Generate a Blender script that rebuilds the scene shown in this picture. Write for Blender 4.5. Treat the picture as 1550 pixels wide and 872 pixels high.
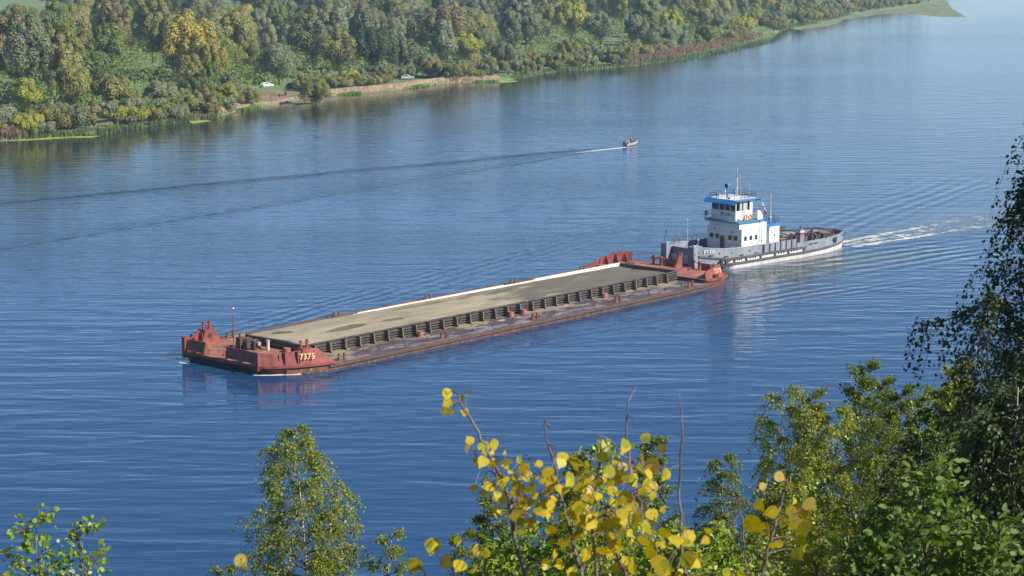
import bpy, bmesh, math, random
import numpy as np
from mathutils import Vector, Matrix
random.seed(7); rng = np.random.default_rng(7)
for o in list(bpy.data.objects): bpy.data.objects.remove(o)
S = bpy.context.scene
COL = S.collection
R = math.radians

# ------------------------------------------------------------------ camera
F, CX, CY, YH, CH = 3100.0, 775.0, 436.0, -100.0, 48.0
TH = math.atan((CY - YH) / F)
cam_d = bpy.data.cameras.new('camera'); cam = bpy.data.objects.new('camera', cam_d); COL.objects.link(cam)
cam.location = (0, 0, CH); cam.rotation_euler = (math.pi/2 - TH, 0, 0)
cam_d.sensor_width = 36; cam_d.lens = F/1550*36
cam_d.clip_start = 0.2; cam_d.clip_end = 9000
cam_d.dof.use_dof = True; cam_d.dof.focus_distance = 240; cam_d.dof.aperture_fstop = 14
S.camera = cam

# ------------------------------------------------------------------ sky and sun
SUN_EL, SUN_X, SUN_Y = R(36), 0.89, -0.456
sun_az = math.atan2(SUN_X, SUN_Y)          # clockwise from +Y
w = bpy.data.worlds.new('World'); S.world = w; w.use_nodes = True
nt = w.node_tree; bg = nt.nodes['Background']
sky = nt.nodes.new('ShaderNodeTexSky'); sky.sky_type = 'NISHITA'; sky.sun_disc = False
sky.sun_elevation = SUN_EL; sky.sun_rotation = sun_az
sky.air_density = 0.6; sky.dust_density = 0.0; sky.ozone_density = 2.2; sky.altitude = 100
nt.links.new(sky.outputs[0], bg.inputs[0]); bg.inputs[1].default_value = 0.10
sd = bpy.data.lights.new('sun', 'SUN'); sun = bpy.data.objects.new('sun', sd); COL.objects.link(sun)
sd.energy = 4.9; sd.angle = R(0.53); sd.color = (1.0, 0.93, 0.82)
dv = Vector((SUN_X*math.cos(SUN_EL), SUN_Y*math.cos(SUN_EL), math.sin(SUN_EL)))
sun.rotation_euler = dv.to_track_quat('Z', 'Y').to_euler(); sun.location = (60, -20, 120)
S.view_settings.view_transform = 'Standard'; S.view_settings.look = 'None'
S.view_settings.exposure = 0.62; S.view_settings.gamma = 1
S.render.engine = 'CYCLES'

# ------------------------------------------------------------------ helpers
def at(px, py, z=0.0):
    dx, dy, dz = (px-CX)/F, math.cos(TH)-(py-CY)/F*math.sin(TH), -math.sin(TH)-(py-CY)/F*math.cos(TH)
    t = (z-CH)/dz
    return Vector((dx*t, dy*t, z))
def ray(px, py, dist):
    dx, dy, dz = (px-CX)/F, math.cos(TH)-(py-CY)/F*math.sin(TH), -math.sin(TH)-(py-CY)/F*math.cos(TH)
    t = dist/dy
    return Vector((dx*t, dist, CH+dz*t))

class MB:
    def __init__(s): s.v=[]; s.f=[]
    def quad(s,*ps):
        n=len(s.v); s.v += [tuple(p) for p in ps]; s.f.append(tuple(range(n,n+len(ps))))
    def box(s,x0,x1,y0,y1,z0,z1,M=None):
        P=[Vector(p) for p in ((x0,y0,z0),(x1,y0,z0),(x1,y1,z0),(x0,y1,z0),(x0,y0,z1),(x1,y0,z1),(x1,y1,z1),(x0,y1,z1))]
        if M is not None: P=[M@p for p in P]
        n=len(s.v); s.v+=[tuple(p) for p in P]
        s.f+=[tuple(n+i for i in q) for q in ((0,3,2,1),(4,5,6,7),(0,1,5,4),(1,2,6,5),(2,3,7,6),(3,0,4,7))]
        return s
    def hexa(s,P):
        n=len(s.v); s.v+=[tuple(p) for p in P]
        s.f+=[tuple(n+i for i in q) for q in ((0,3,2,1),(4,5,6,7),(0,1,5,4),(1,2,6,5),(2,3,7,6),(3,0,4,7))]
        return s
    def tube(s,pts,r,n=8,caps=True):
        pts=[Vector(p) for p in pts]
        rs=r if isinstance(r,(list,tuple)) else [r]*len(pts)
        rings=[]
        for i,p in enumerate(pts):
            d=(pts[min(i+1,len(pts)-1)]-pts[max(i-1,0)])
            if d.length<1e-6: d=Vector((0,0,1))
            d.normalize()
            a=Vector((0,0,1)) if abs(d.z)<0.9 else Vector((1,0,0))
            u=d.cross(a).normalized(); v=d.cross(u)
            k=len(s.v)
            for j in range(n):
                t=2*math.pi*j/n; s.v.append(tuple(p+u*(rs[i]*math.cos(t))+v*(rs[i]*math.sin(t))))
            rings.append(k)
        for a,b in zip(rings,rings[1:]):
            for j in range(n): s.f.append((a+j,a+(j+1)%n,b+(j+1)%n,b+j))
        if caps:
            s.f.append(tuple(rings[0]+j for j in reversed(range(n)))); s.f.append(tuple(rings[-1]+j for j in range(n)))
        return s
    def cyl(s,x,y,z0,z1,r,n=12,r2=None):
        return s.tube([(x,y,z0),(x,y,z1)],[r,r if r2 is None else r2],n)
    def loft(s,rings,top=True,bottom=True):
        ks=[]
        for rg in rings:
            ks.append(len(s.v)); s.v+=[tuple(p) for p in rg]
        n=len(rings[0])
        for a,b in zip(ks,ks[1:]):
            for j in range(n): s.f.append((a+j,a+(j+1)%n,b+(j+1)%n,b+j))
        if bottom: s.f.append(tuple(ks[0]+j for j in reversed(range(n))))
        if top: s.f.append(tuple(ks[-1]+j for j in range(n)))
        return s
    def torus(s,c,axis,R0,r,n=18,m=8):
        c=Vector(c); d=Vector(axis).normalized()
        a=Vector((0,0,1)) if abs(d.z)<0.9 else Vector((1,0,0))
        u=d.cross(a).normalized(); v=d.cross(u); k=len(s.v)
        for i in range(n):
            t=2*math.pi*i/n; q=u*math.cos(t)+v*math.sin(t)
            for j in range(m):
                p=2*math.pi*j/m; s.v.append(tuple(c+q*(R0+r*math.cos(p))+d*(r*math.sin(p))))
        for i in range(n):
            for j in range(m):
                s.f.append((k+i*m+j,k+((i+1)%n)*m+j,k+((i+1)%n)*m+(j+1)%m,k+i*m+(j+1)%m))
        return s
    def sphere(s,c,rx,ry=None,rz=None,n=10,m=7):
        ry=rx if ry is None else ry; rz=rx if rz is None else rz
        k=len(s.v); c=Vector(c)
        for i in range(m+1):
            ph=math.pi*i/m
            for j in range(n):
                t=2*math.pi*j/n; s.v.append((c.x+rx*math.sin(ph)*math.cos(t),c.y+ry*math.sin(ph)*math.sin(t),c.z+rz*math.cos(ph)))
        for i in range(m):
            for j in range(n): s.f.append((k+i*n+j,k+i*n+(j+1)%n,k+(i+1)*n+(j+1)%n,k+(i+1)*n+j))
        return s
    def wall(s,poly,heights,z0,th,lean=0.0,inn=(0,1)):
        # an upright plate along a plan polyline; the top leans along each inward normal
        n=len(poly); zs=z0 if isinstance(z0,(list,tuple)) else [z0]*n
        nrm=[]
        for i in range(n):
            a=Vector(poly[max(i-1,0)]); b=Vector(poly[min(i+1,n-1)]); d=(b-a).normalized()
            q=Vector((-d.y,d.x))
            if q.dot(Vector(inn))<0: q=-q
            nrm.append(q)
        k=len(s.v)
        for i in range(n):
            p=Vector(poly[i]); q=nrm[i]; l=lean*(heights[i]-zs[i])
            for (off,z) in ((0,zs[i]),(th,zs[i]),(th+l,heights[i]),(l,heights[i])):
                pp=p+q*off; s.v.append((pp.x,pp.y,z))
        for i in range(n-1):
            a=k+4*i; b=a+4
            for j in range(4): s.f.append((a+j,b+j,b+(j+1)%4,a+(j+1)%4))
        s.f.append((k,k+1,k+2,k+3)); e=k+4*(n-1); s.f.append((e+3,e+2,e+1,e))
        return s
    def pieces(s):
        n=len(s.v); par=np.arange(n)
        ed=np.array([(f[i],f[(i+1)%len(f)]) for f in s.f for i in range(len(f))])
        def comp(par,a,b):
            while True:
                pa,pb=par[a],par[b]; lo,hi=np.minimum(pa,pb),np.maximum(pa,pb); k=lo!=hi
                if not k.any(): return par
                np.minimum.at(par,hi[k],lo[k])
                while True:
                    pp=par[par]
                    if (pp==par).all(): break
                    par=pp
        _,isl=np.unique(comp(par,ed[:,0],ed[:,1]),return_inverse=True); k=isl.max()+1
        P=np.array([tuple(q) for q in s.v],float); lo=np.full((k,3),np.inf); hi=np.full((k,3),-np.inf)
        np.minimum.at(lo,isl,P); np.maximum.at(hi,isl,P); size=(hi-lo).max(axis=1)
        gap=np.maximum(0,np.maximum(lo[:,None]-hi[None],lo[None]-hi[:,None]))
        near=np.sqrt((gap**2).sum(2))<=np.maximum(.02,.45*np.maximum(size[:,None],size[None]))
        a,b=np.nonzero(np.triu(near,1)); _,pc=np.unique(comp(np.arange(k),a,b),return_inverse=True)
        return pc[isl]
    def build(s,name,m,parent=None,smooth=False,loc=None):
        # far-apart pieces become parts of their own
        if parent is not None and len(s.v)>16:
            pc=s.pieces(); k=pc.max()+1
            if k>1:
                first=None
                for q in range(k):
                    idx=[i for i in range(len(s.v)) if pc[i]==q]; mp={i:j for j,i in enumerate(idx)}
                    t=MB(); t.v=[s.v[i] for i in idx]; t.f=[tuple(mp[i] for i in f) for f in s.f if f[0] in mp]
                    o=t.build1(name,m,parent,smooth,loc)
                    first=first or o
                return first
        return s.build1(name,m,parent,smooth,loc)
    def build1(s,name,m,parent=None,smooth=False,loc=None):
        me=bpy.data.meshes.new(name); me.from_pydata(s.v,[],s.f); me.update()
        bm=bmesh.new(); bm.from_mesh(me); bmesh.ops.recalc_face_normals(bm,faces=bm.faces); bm.to_mesh(me); bm.free()
        if m: me.materials.append(m)
        if smooth:
            for p in me.polygons: p.use_smooth=True
        o=bpy.data.objects.new(name,me); COL.objects.link(o)
        if parent: o.parent=parent
        if loc is not None: o.location=loc
        return o
def tag(o,label=None,cat=None,group=None,kind=None):
    if label: o['label']=label
    if cat: o['category']=cat
    if group: o['group']=group
    if kind: o['kind']=kind
    return o
def empty(name,loc=(0,0,0),rz=0.0,label=None,cat=None,group=None,parent=None):
    o=bpy.data.objects.new(name,None); COL.objects.link(o); o.location=loc; o.rotation_euler=(0,0,rz); o.empty_display_size=.5
    if parent: o.parent=parent
    return tag(o,label,cat,group)
def npmesh(name,verts,faces_n,m=None,parent=None,smooth=False,link=True):
    # verts (N,k,3): N polygons of k own vertices each
    N,k,_=verts.shape
    me=bpy.data.meshes.new(name)
    me.vertices.add(N*k); me.vertices.foreach_set('co',verts.reshape(-1).astype(np.float32))
    me.loops.add(N*k); me.loops.foreach_set('vertex_index',np.arange(N*k,dtype=np.int32))
    me.polygons.add(N); me.polygons.foreach_set('loop_start',np.arange(0,N*k,k,dtype=np.int32))
    me.polygons.foreach_set('loop_total',np.full(N,k,dtype=np.int32))
    me.update(calc_edges=True)
    if m: me.materials.append(m)
    if not link: return me
    o=bpy.data.objects.new(name,me); COL.objects.link(o)
    if parent: o.parent=parent
    return o

# ------------------------------------------------------------------ materials
def lin(r,g,b):
    f=lambda c:(c/255/12.92) if c/255<=0.04045 else ((c/255+0.055)/1.055)**2.4
    return (f(r),f(g),f(b),1)
class X:
    """tiny expression builder over Math nodes"""
    def __init__(s,nt,v): s.nt=nt; s.v=v
    def _op(s,op,*a):
        n=s.nt.nodes.new('ShaderNodeMath'); n.operation=op
        for i,q in enumerate((s,)+a):
            q=q.v if isinstance(q,X) else q
            if isinstance(q,(int,float)): n.inputs[i].default_value=q
            else: s.nt.links.new(q,n.inputs[i])
        return X(s.nt,n.outputs[0])
    def __add__(s,o): return s._op('ADD',o)
    __radd__=__add__
    def __sub__(s,o): return s._op('SUBTRACT',o)
    def __mul__(s,o): return s._op('MULTIPLY',o)
    __rmul__=__mul__
    def __truediv__(s,o): return s._op('DIVIDE',o)
    def sin(s): return s._op('SINE')
    def exp(s): return s._op('EXPONENT')
    def abs(s): return s._op('ABSOLUTE')
    def max(s,o): return s._op('MAXIMUM',o)
    def min(s,o): return s._op('MINIMUM',o)
    def step(s,a,b):
        n=s.nt.nodes.new('ShaderNodeMapRange'); n.interpolation_type='SMOOTHSTEP'
        s.nt.links.new(s.v,n.inputs[0]); n.inputs[1].default_value=a; n.inputs[2].default_value=b
        return X(s.nt,n.outputs[0])
    def gauss(s,w): 
        t=s/w; return (t*t*-1.0).exp()
def noise(nt,vec,scale=(1,1,1),s=1.0,detail=3,rough=.5,rot=(0,0,0),loc=(0,0,0),dist=0):
    mp=nt.nodes.new('ShaderNodeMapping'); nt.links.new(vec,mp.inputs[0]); mp.vector_type='TEXTURE' if False else 'POINT'
    mp.inputs['Scale'].default_value=scale; mp.inputs['Rotation'].default_value=rot; mp.inputs['Location'].default_value=loc
    n=nt.nodes.new('ShaderNodeTexNoise'); n.inputs['Scale'].default_value=s; n.inputs['Detail'].default_value=detail
    n.inputs['Roughness'].default_value=rough; n.inputs['Distortion'].default_value=dist
    nt.links.new(mp.outputs[0],n.inputs[0]); return X(nt,n.outputs[0])
def mix(nt,f,a,b):
    n=nt.nodes.new('ShaderNodeMix'); n.data_type='RGBA'
    f=f.v if isinstance(f,X) else f
    if isinstance(f,(int,float)): n.inputs[0].default_value=f
    else: nt.links.new(f,n.inputs[0])
    for i,q in ((6,a),(7,b)):
        if isinstance(q,tuple): n.inputs[i].default_value=q
        else: nt.links.new(q,n.inputs[i])
    return n.outputs[2]
def newmat(name):
    m=bpy.data.materials.new(name); m.use_nodes=True
    nt=m.node_tree; return m,nt,nt.nodes['Principled BSDF']
def objco(nt): return nt.nodes.new('ShaderNodeTexCoord').outputs['Object']
def worldpos(nt): return nt.nodes.new('ShaderNodeNewGeometry').outputs['Position']
def plain(name,c,rough=.6,var=.25,s=2.0,metal=0,c2=None,lo=.35,hi=.65,streak=(1,1,1),bump=0.0,c3=None,lo3=.6,hi3=.7):
    m,nt,b=newmat(name); oc=objco(nt)
    n=noise(nt,oc,streak,s,5,.6)
    c2=c2 or tuple(x*(1-var) for x in c[:3])+(1,)
    col=mix(nt,n.step(lo,hi),c,c2)
    if c3: col=mix(nt,noise(nt,oc,streak,s*2.3,5,.65,loc=(5,3,1)).step(lo3,hi3),col,c3)
    nt.links.new(col,b.inputs['Base Color']); b.inputs['Roughness'].default_value=rough; b.inputs['Metallic'].default_value=metal
    if bump:
        bp=nt.nodes.new('ShaderNodeBump'); bp.inputs['Distance'].default_value=bump
        nt.links.new(noise(nt,oc,(1,1,1),s*4,4,.6).v,bp.inputs['Height']); nt.links.new(bp.outputs[0],b.inputs['Normal'])
    return m
RED=(.30,.060,.038,1)
M={}
M['red']=plain('red_oxide_paint',(.27,.066,.046,1),.65,s=.9,c2=(.16,.042,.034,1),c3=(.34,.13,.07,1),lo3=.6,hi3=.75)
M['reddeck']=plain('worn_red_deck',(.34,.12,.085,1),.75,s=.5,c2=(.25,.085,.065,1),c3=(.42,.27,.2,1),lo3=.52,hi3=.7)
M['orangehull']=plain('rusty_orange_strake',(.17,.075,.045,1),.8,s=1.1,c2=(.09,.05,.04,1),c3=(.40,.19,.07,1),lo3=.55,hi3=.68)
M['darkrail']=plain('dark_rust_rail',(.060,.042,.045,1),.7,s=1.6,c2=(.10,.058,.045,1),c3=(.22,.09,.05,1),lo3=.56,hi3=.68)
M['darksteel']=plain('dark_grimy_steel',(.040,.038,.042,1),.65,s=2,c2=(.075,.062,.052,1))
M['coam']=plain('coaming_steel',(.052,.044,.046,1),.7,s=1.2,c2=(.12,.09,.06,1),c3=(.28,.23,.14,1),lo3=.56,hi3=.68)
M['post']=plain('worn_bracket_edge',(.19,.155,.125,1),.7,s=1.4,c2=(.09,.07,.06,1))
M['palecoam']=plain('pale_worn_coaming',(.74,.70,.66,1),.7,s=.7,c2=(.60,.53,.48,1),streak=(1,1,2),c3=(.3,.15,.1,1),lo3=.62,hi3=.72)
M['drum']=plain('faded_red_drum',(.34,.14,.105,1),.7,s=2,c2=(.25,.09,.07,1),c3=(.16,.07,.05,1))
M['yellow']=plain('yellow_lettering',(.78,.58,.24,1),.6,s=6,c2=(.6,.38,.18,1))
M['white']=plain('white_paint',(.80,.80,.78,1),.5,s=1.3,c2=(.70,.71,.71,1),streak=(1,1,.25),c3=(.52,.42,.32,1),lo3=.64,hi3=.74)
M['whitehull']=plain('white_hull_rust_streaks',(.68,.66,.62,1),.6,s=.8,c2=(.55,.52,.47,1),streak=(1.2,1.2,.08),c3=(.34,.16,.07,1),lo3=.60,hi3=.72)
M['grey']=plain('blue_grey_hull_paint',(.24,.265,.31,1),.6,s=.9,c2=(.17,.19,.225,1),streak=(1,1,.3),c3=(.30,.31,.33,1),lo3=.55,hi3=.7)
M['fender']=plain('dark_fender_timber',(.060,.062,.072,1),.8,s=2,c2=(.11,.10,.10,1),streak=(.4,.4,1))
M['blue']=plain('bright_blue_paint',(.018,.16,.45,1),.5,s=1.5,c2=(.025,.20,.50,1))
M['green']=plain('green_deck_paint',(.05,.26,.13,1),.6,s=1.5,c2=(.07,.2,.10,1))
M['palegreen']=plain('pale_green_door',(.24,.36,.27,1),.6,s=1.5,c2=(.2,.3,.24,1))
M['black']=plain('black_rubber',(.018,.018,.020,1),.75,s=3,c2=(.04,.04,.042,1))
M['orange']=plain('orange_ring',(.80,.13,.03,1),.5,s=4,c2=(.68,.10,.03,1))
M['cyan']=plain('cyan_paint',(.10,.42,.52,1),.5,s=2,c2=(.2,.5,.55,1))
M['lightgrey']=plain('light_grey_steel',(.50,.50,.49,1),.5,s=3,c2=(.38,.36,.34,1))
M['rust']=plain('brown_rust',(.22,.085,.045,1),.85,s=2,c2=(.10,.05,.035,1),c3=(.4,.2,.09,1),lo3=.58,hi3=.7)
M['flagwhite']=plain('flag_white',(.8,.8,.8,1),.8); M['flagblue']=plain('flag_blue',(.02,.06,.38,1),.8); M['flagred']=plain('flag_red',(.6,.03,.03,1),.8)
M['rope']=plain('hemp_rope',(.28,.23,.16,1),.9)
def glassmat():
    m,nt,b=newmat('dark_window_glass'); b.inputs['Base Color'].default_value=(.02,.03,.04,1); b.inputs['Roughness'].default_value=.08
    b.inputs['IOR'].default_value=1.5; return m
M['glass']=glassmat()
def clearglass():
    m,nt,b=newmat('wheelhouse_glass')
    out=nt.nodes['Material Output']; g=nt.nodes.new('ShaderNodeBsdfGlossy'); g.inputs['Roughness'].default_value=.03
    t=nt.nodes.new('ShaderNodeBsdfTransparent'); t.inputs[0].default_value=(.45,.5,.52,1)
    fr=nt.nodes.new('ShaderNodeFresnel'); fr.inputs[0].default_value=1.6
    mx=nt.nodes.new('ShaderNodeMixShader'); nt.links.new(fr.outputs[0],mx.inputs[0]); nt.links.new(t.outputs[0],mx.inputs[1]); nt.links.new(g.outputs[0],mx.inputs[2])
    nt.links.new(mx.outputs[0],out.inputs[0]); return m
M['clear']=clearglass()

# deck with drifted sand
def deckmat():
    m,nt,b=newmat('grimy_side_deck'); oc=objco(nt)
    sp=nt.nodes.new('ShaderNodeSeparateXYZ'); nt.links.new(oc,sp.inputs[0]); x=X(nt,sp.outputs[0]); y=X(nt,sp.outputs[1])
    a=noise(nt,oc,(.45,1,1),.55,6,.65); c=noise(nt,oc,(1,1,1),2.2,6,.7,loc=(3,9,0)); d=noise(nt,oc,(.25,1,1),1.4,5,.6,loc=(30,9,0))
    col=mix(nt,a.step(.44,.66),(.075,.055,.07,1),(.30,.27,.25,1))
    col=mix(nt,d.step(.55,.68),col,(.055,.042,.045,1))
    sand=((y+2.4)*.14+(a-.5)*2.6+(c-.5)*1.8+.03)
    col=mix(nt,sand.step(.30,.62),col,(.30,.245,.145,1))
    col=mix(nt,c.step(.60,.72),col,(.045,.033,.04,1))
    nt.links.new(col,b.inputs['Base Color']); b.inputs['Roughness'].default_value=.75
    bp=nt.nodes.new('ShaderNodeBump'); bp.inputs['Distance'].default_value=.06; nt.links.new(c.v,bp.inputs['Height']); nt.links.new(bp.outputs[0],b.inputs['Normal'])
    return m
M['deck']=deckmat()
def sandmat():
    m,nt,b=newmat('damp_sand'); oc=objco(nt)
    sp=nt.nodes.new('ShaderNodeSeparateXYZ'); nt.links.new(oc,sp.inputs[0]); x=X(nt,sp.outputs[0]); y=X(nt,sp.outputs[1]); z=X(nt,sp.outputs[2])
    a=noise(nt,oc,(.25,.7,1),.5,6,.6); c=noise(nt,oc,(1,1,1),3,6,.7)
    col=mix(nt,a.step(.35,.65),(.37,.315,.205,1),(.27,.235,.165,1))
    # wetter towards the stern and in the hollows
    wet=(x-38)*.03+(a-.5)*3.2+.15
    wet=wet.step(.2,.8)
    hol=((z*-1.0)+1.74+(a-.5)*.3).step(-.02,.12)*(x*-1.0+33).step(-3,3)
    wall=(wet*.8).max(hol)
    for (cx,cy,ax,ay) in ((19.6,6.0,3.2,.9),(27.0,5.6,2.1,.8),(12.2,9.0,1.6,.8),(36,9.6,5,.7)):
        e_=((x-cx)/ax); f_=((y-cy)/ay); q_=(e_*e_+f_*f_)+(a-.5)*1.6
        wall=wall.max(q_.step(1.25,.75)*(.95 if cx<30 else .55))
    col=mix(nt,wall,col,(.095,.085,.066,1))
    col=mix(nt,c.step(.45,.8)*.35,col,(.09,.08,.06,1))
    nt.links.new(col,b.inputs['Base Color'])
    r=(wet*(a.step(.42,.36)))*-.75+.85
    nt.links.new(r.v,b.inputs['Roughness'])
    bp=nt.nodes.new('ShaderNodeBump'); bp.inputs['Distance'].default_value=.05; nt.links.new(c.v,bp.inputs['Height']); nt.links.new(bp.outputs[0],b.inputs['Normal'])
    return m
M['sand']=sandmat()

def leafmat(name,cols,trans=.35,rough=.5,perobj=True,spread=.25):
    """cols: 3-4 leaf colours; mixed by a clump noise, a leaf-size noise and a per-tree random value"""
    m,nt,b=newmat(name); wp=worldpos(nt)
    ob=nt.nodes.new('ShaderNodeObjectInfo'); rnd=X(nt,ob.outputs['Random'])
    a=noise(nt,wp,(1,1,1),spread,2,.5); f=noise(nt,wp,(1,1,1),spread*14,1,.5)
    t=(a-.5)*1.2+(f-.5)*1.5+(rnd*.55 if perobj else rnd*0.0)+(.22 if perobj else .5)
    cr=nt.nodes.new('ShaderNodeValToRGB'); nt.links.new(t.v,cr.inputs[0])
    els=cr.color_ramp.elements
    while len(els)<len(cols): els.new(.5)
    for i,c in enumerate(cols): els[i].position=i/(len(cols)-1); els[i].color=c if len(c)==4 else tuple(c)+(1,)
    b.inputs['Roughness'].default_value=rough; b.inputs['Specular IOR Level'].default_value=.35
    nt.links.new(cr.outputs[0],b.inputs['Base Color'])
    tr=nt.nodes.new('ShaderNodeBsdfTranslucent'); 
    hs=nt.nodes.new('ShaderNodeHueSaturation'); hs.inputs['Saturation'].default_value=1.15; hs.inputs['Value'].default_value=1.3
    nt.links.new(cr.outputs[0],hs.inputs['Color']); nt.links.new(hs.outputs[0],tr.inputs[0])
    mx=nt.nodes.new('ShaderNodeMixShader'); mx.inputs[0].default_value=trans
    nt.links.new(b.outputs[0],mx.inputs[1]); nt.links.new(tr.outputs[0],mx.inputs[2]); nt.links.new(mx.outputs[0],nt.nodes['Material Output'].inputs[0])
    return m
FOL={
 'silver':leafmat('silver_green_foliage',[(.14,.165,.085),(.24,.27,.14),(.33,.36,.20)],.38,.6,spread=.15),
 'green':leafmat('mid_green_foliage',[(.10,.145,.035),(.19,.25,.06),(.29,.34,.09)],.38,.6,spread=.15),
 'olive':leafmat('olive_foliage',[(.16,.17,.05),(.28,.28,.08),(.36,.34,.11)],.38,.6,spread=.15),
 'dark':leafmat('dark_green_foliage',[(.05,.08,.035),(.095,.135,.055),(.14,.18,.07)],.38,.6,spread=.15),
 'golden':leafmat('golden_foliage',[(.24,.22,.04),(.40,.34,.06),(.46,.38,.08)],.25,.6,spread=.15),
 'lime':leafmat('yellow_green_foliage',[(.18,.22,.035),(.34,.36,.045),(.42,.40,.06)],.25,.6,spread=.15),
 'brown':leafmat('brownish_foliage',[(.20,.17,.075),(.28,.24,.10),(.26,.27,.10)],.38,.6,spread=.15)}
M['bark']=plain('grey_brown_bark',(.13,.10,.075,1),.85,s=3,c2=(.07,.055,.04,1),streak=(1,1,.3))
M['birchbark']=plain('white_birch_bark',(.55,.52,.47,1),.7,s=6,c2=(.35,.32,.28,1),streak=(.6,.6,3),c3=(.05,.045,.04,1),lo3=.6,hi3=.66)
M['twig']=plain('brown_grey_twig',(.20,.16,.13,1),.75,s=20,c2=(.11,.075,.06,1))

# ------------------------------------------------------------------ ship frames
HD=R(41.6); U2=Vector((math.sin(HD),math.cos(HD),0)); V2=Vector((-math.cos(HD),math.sin(HD),0))
BO=at(385,570); BRZ=math.pi/2-HD
TRZ=BRZ-R(5.3); TO=BO+U2*89.5+V2*8.45

# ------------------------------------------------------------------ water
def line_dir(p,q):
    d=(q-p); L=d.length; return d/L,L
def water():
    m,nt,b=newmat('river_water'); wp=worldpos(nt)
    sp=nt.nodes.new('ShaderNodeSeparateXYZ'); nt.links.new(wp,sp.inputs[0]); x=X(nt,sp.outputs[0]); y=X(nt,sp.outputs[1])
    def frame(p,q):   # along t and across s of a line from p towards q
        d,L=line_dir(p,q)
        t=(x-p.x)*d.x+(y-p.y)*d.y
        s=(x-p.x)*(-d.y)+(y-p.y)*d.x
        return t,s,L
    warp=noise(nt,wp,(1,1,1),.045,2,.5)
    patch=noise(nt,wp,(.35,1,1),.012,3,.55,loc=(4,1,0))
    rz=R(7)
    sw=noise(nt,wp,(.09,.33,1),1.0,2,.5,rot=(0,0,rz),dist=.3)
    sw2=noise(nt,wp,(.22,.85,1),1.0,2,.5,rot=(0,0,R(-6)),loc=(9,2,0),dist=.3)
    rp=noise(nt,wp,(.42,1.0,1),1.0,3,.6,rot=(0,0,R(3)),loc=(1,7,0))
    ch=noise(nt,wp,(1,1,1),5.5,2,.5)
    near=(y*-1.0+520).step(0,260)
    far=y.step(260,600)
    # calm water next to the wooded bank keeps the tree reflections
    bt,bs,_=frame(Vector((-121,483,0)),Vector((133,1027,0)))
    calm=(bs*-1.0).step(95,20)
    ruff=(patch.step(.35,.65)*.6+.55)*(calm*-.55+1.0)
    h=(sw*.19+sw2*.034)*(calm*-.6+1.0)+rp*ruff*(calm*-.45+1.0)*(y.step(190,330)*.075+.016)+ch*.004*ruff
    # V-shaped wake of the motorboat
    boat=at(950,221)
    foam=None
    for a,bb,wd,amp in ((at(0,308),at(862,232),1.9,.24),(at(0,378),at(770,252),1.5,.12)):
        d,L=line_dir(boat,a); t,s,_=frame(boat,a)
        s=s+(warp-.5)*3.0
        on=t.step(2,30)*((t*-1.0+330).step(0,300)*.65+.35)
        h=h+((s*(2*math.pi/4.6)).sin())*s.gauss(wd)*on*amp
        h=h+(rp-.5)*((s-(3 if amp>.2 else -3)).gauss(3))*on*.05
    # choppy inside of the V
    ta,sa,_=frame(boat,at(0,308)); tb,sb,_=frame(boat,at(0,378))
    inside=sa.step(-1,1)*(sb*-1.0).step(-1,1)
    inside=inside.max(sa.step(1,-1)*(sb*-1.0).step(1,-1))*ta.step(0,15)
    # barge and tug waves, in the barge's own axes
    bx=(x-BO.x)*U2.x+(y-BO.y)*U2.y; by=(x-BO.x)*V2.x+(y-BO.y)*V2.y
    for (x0,y0,sg,ang,lam,wd,amp) in ((8,-5,-1,9,2.3,4.0,.030),(60,-6,-1,7,2.8,8.0,.035),(96,-3,-1,10,3.0,10.0,.05),(6,17,1,13,2.2,5.0,.035),(118,10,1,13,3.0,9.0,.04)):
        ca,sa_=math.cos(R(ang)),math.sin(R(ang))
        d=((by-y0)*sg*ca-(bx-x0)*sa_)+(warp-.5)*4
        t=(bx-x0)*ca
        h=h+((d*(2*math.pi/lam)).sin())*(d.gauss(wd))*t.step(0,14)*(t*-1.0+130).step(0,60)*(warp.step(.35,.6)+.25)*amp
    # tug propeller wash
    cr,sr=math.cos(TRZ),math.sin(TRZ)
    tx=(x-TO.x)*cr+(y-TO.y)*sr; ty=(y-TO.y)*cr-(x-TO.x)*sr
    wob=noise(nt,wp,(1,1,1),.10,3,.6,loc=(2,2,0))
    fn=noise(nt,wp,(1,1,1),.9,5,.68); fs=noise(nt,wp,(1,1,1),.30,4,.6,loc=(8,1,0))
    lat=ty+1.0+(tx-37)*-.018+(wob-.5)*3.2
    half=(tx-36)*.05+2.8
    q=(lat.abs()/half)
    band=((q-.75).abs()*-2.2+1.0).max(0.0).max(((q-.15).abs()*-1.8+.75).max(0))*tx.step(35.2,36.4)
    fade=(tx*-1.0+88).step(-6,52)
    fm=(band*.80*(fade*.75+.25)+(fn-.5)*2.1+(fs-.5)*1.5)
    foam=(fm.step(.30,.75)*.85+band*fade*.18)*tx.step(35.2,36.4)*fade.step(0,.15)
    wash=((lat/(half*1.5)).gauss(1.0))*tx.step(34,38)*(tx*-1.0+130).step(0,60)
    h=h+(fn*.28+fs*.25)*wash
    # boat spray trail
    t,s,_=frame(at(946,223),at(860,232.5)); 
    tf=((s/(t*.02+.8)).gauss(1.0))*t.step(-1.5,0)*(t*-1.0+34).step(0,34)
    foam=foam.max((tf*.9+(fn-.5)*1.2).step(.42,.62))
    # bow wave of the barge
    def seg(p,q,w0,k=.5):
        t,s,L=frame(p,q)
        return (s+(fs-.5)*w0*.8).gauss(w0)*t.step(-.4,.6)*(t*-1.0+L).step(-.5,L*.8)
    bw=seg(at(380,567),at(500,566),.75)
    bw2=seg(at(352,563),at(384,568),.28)*.8
    bw3=seg(at(1188,389),at(1246,383),.25)*.9
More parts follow.
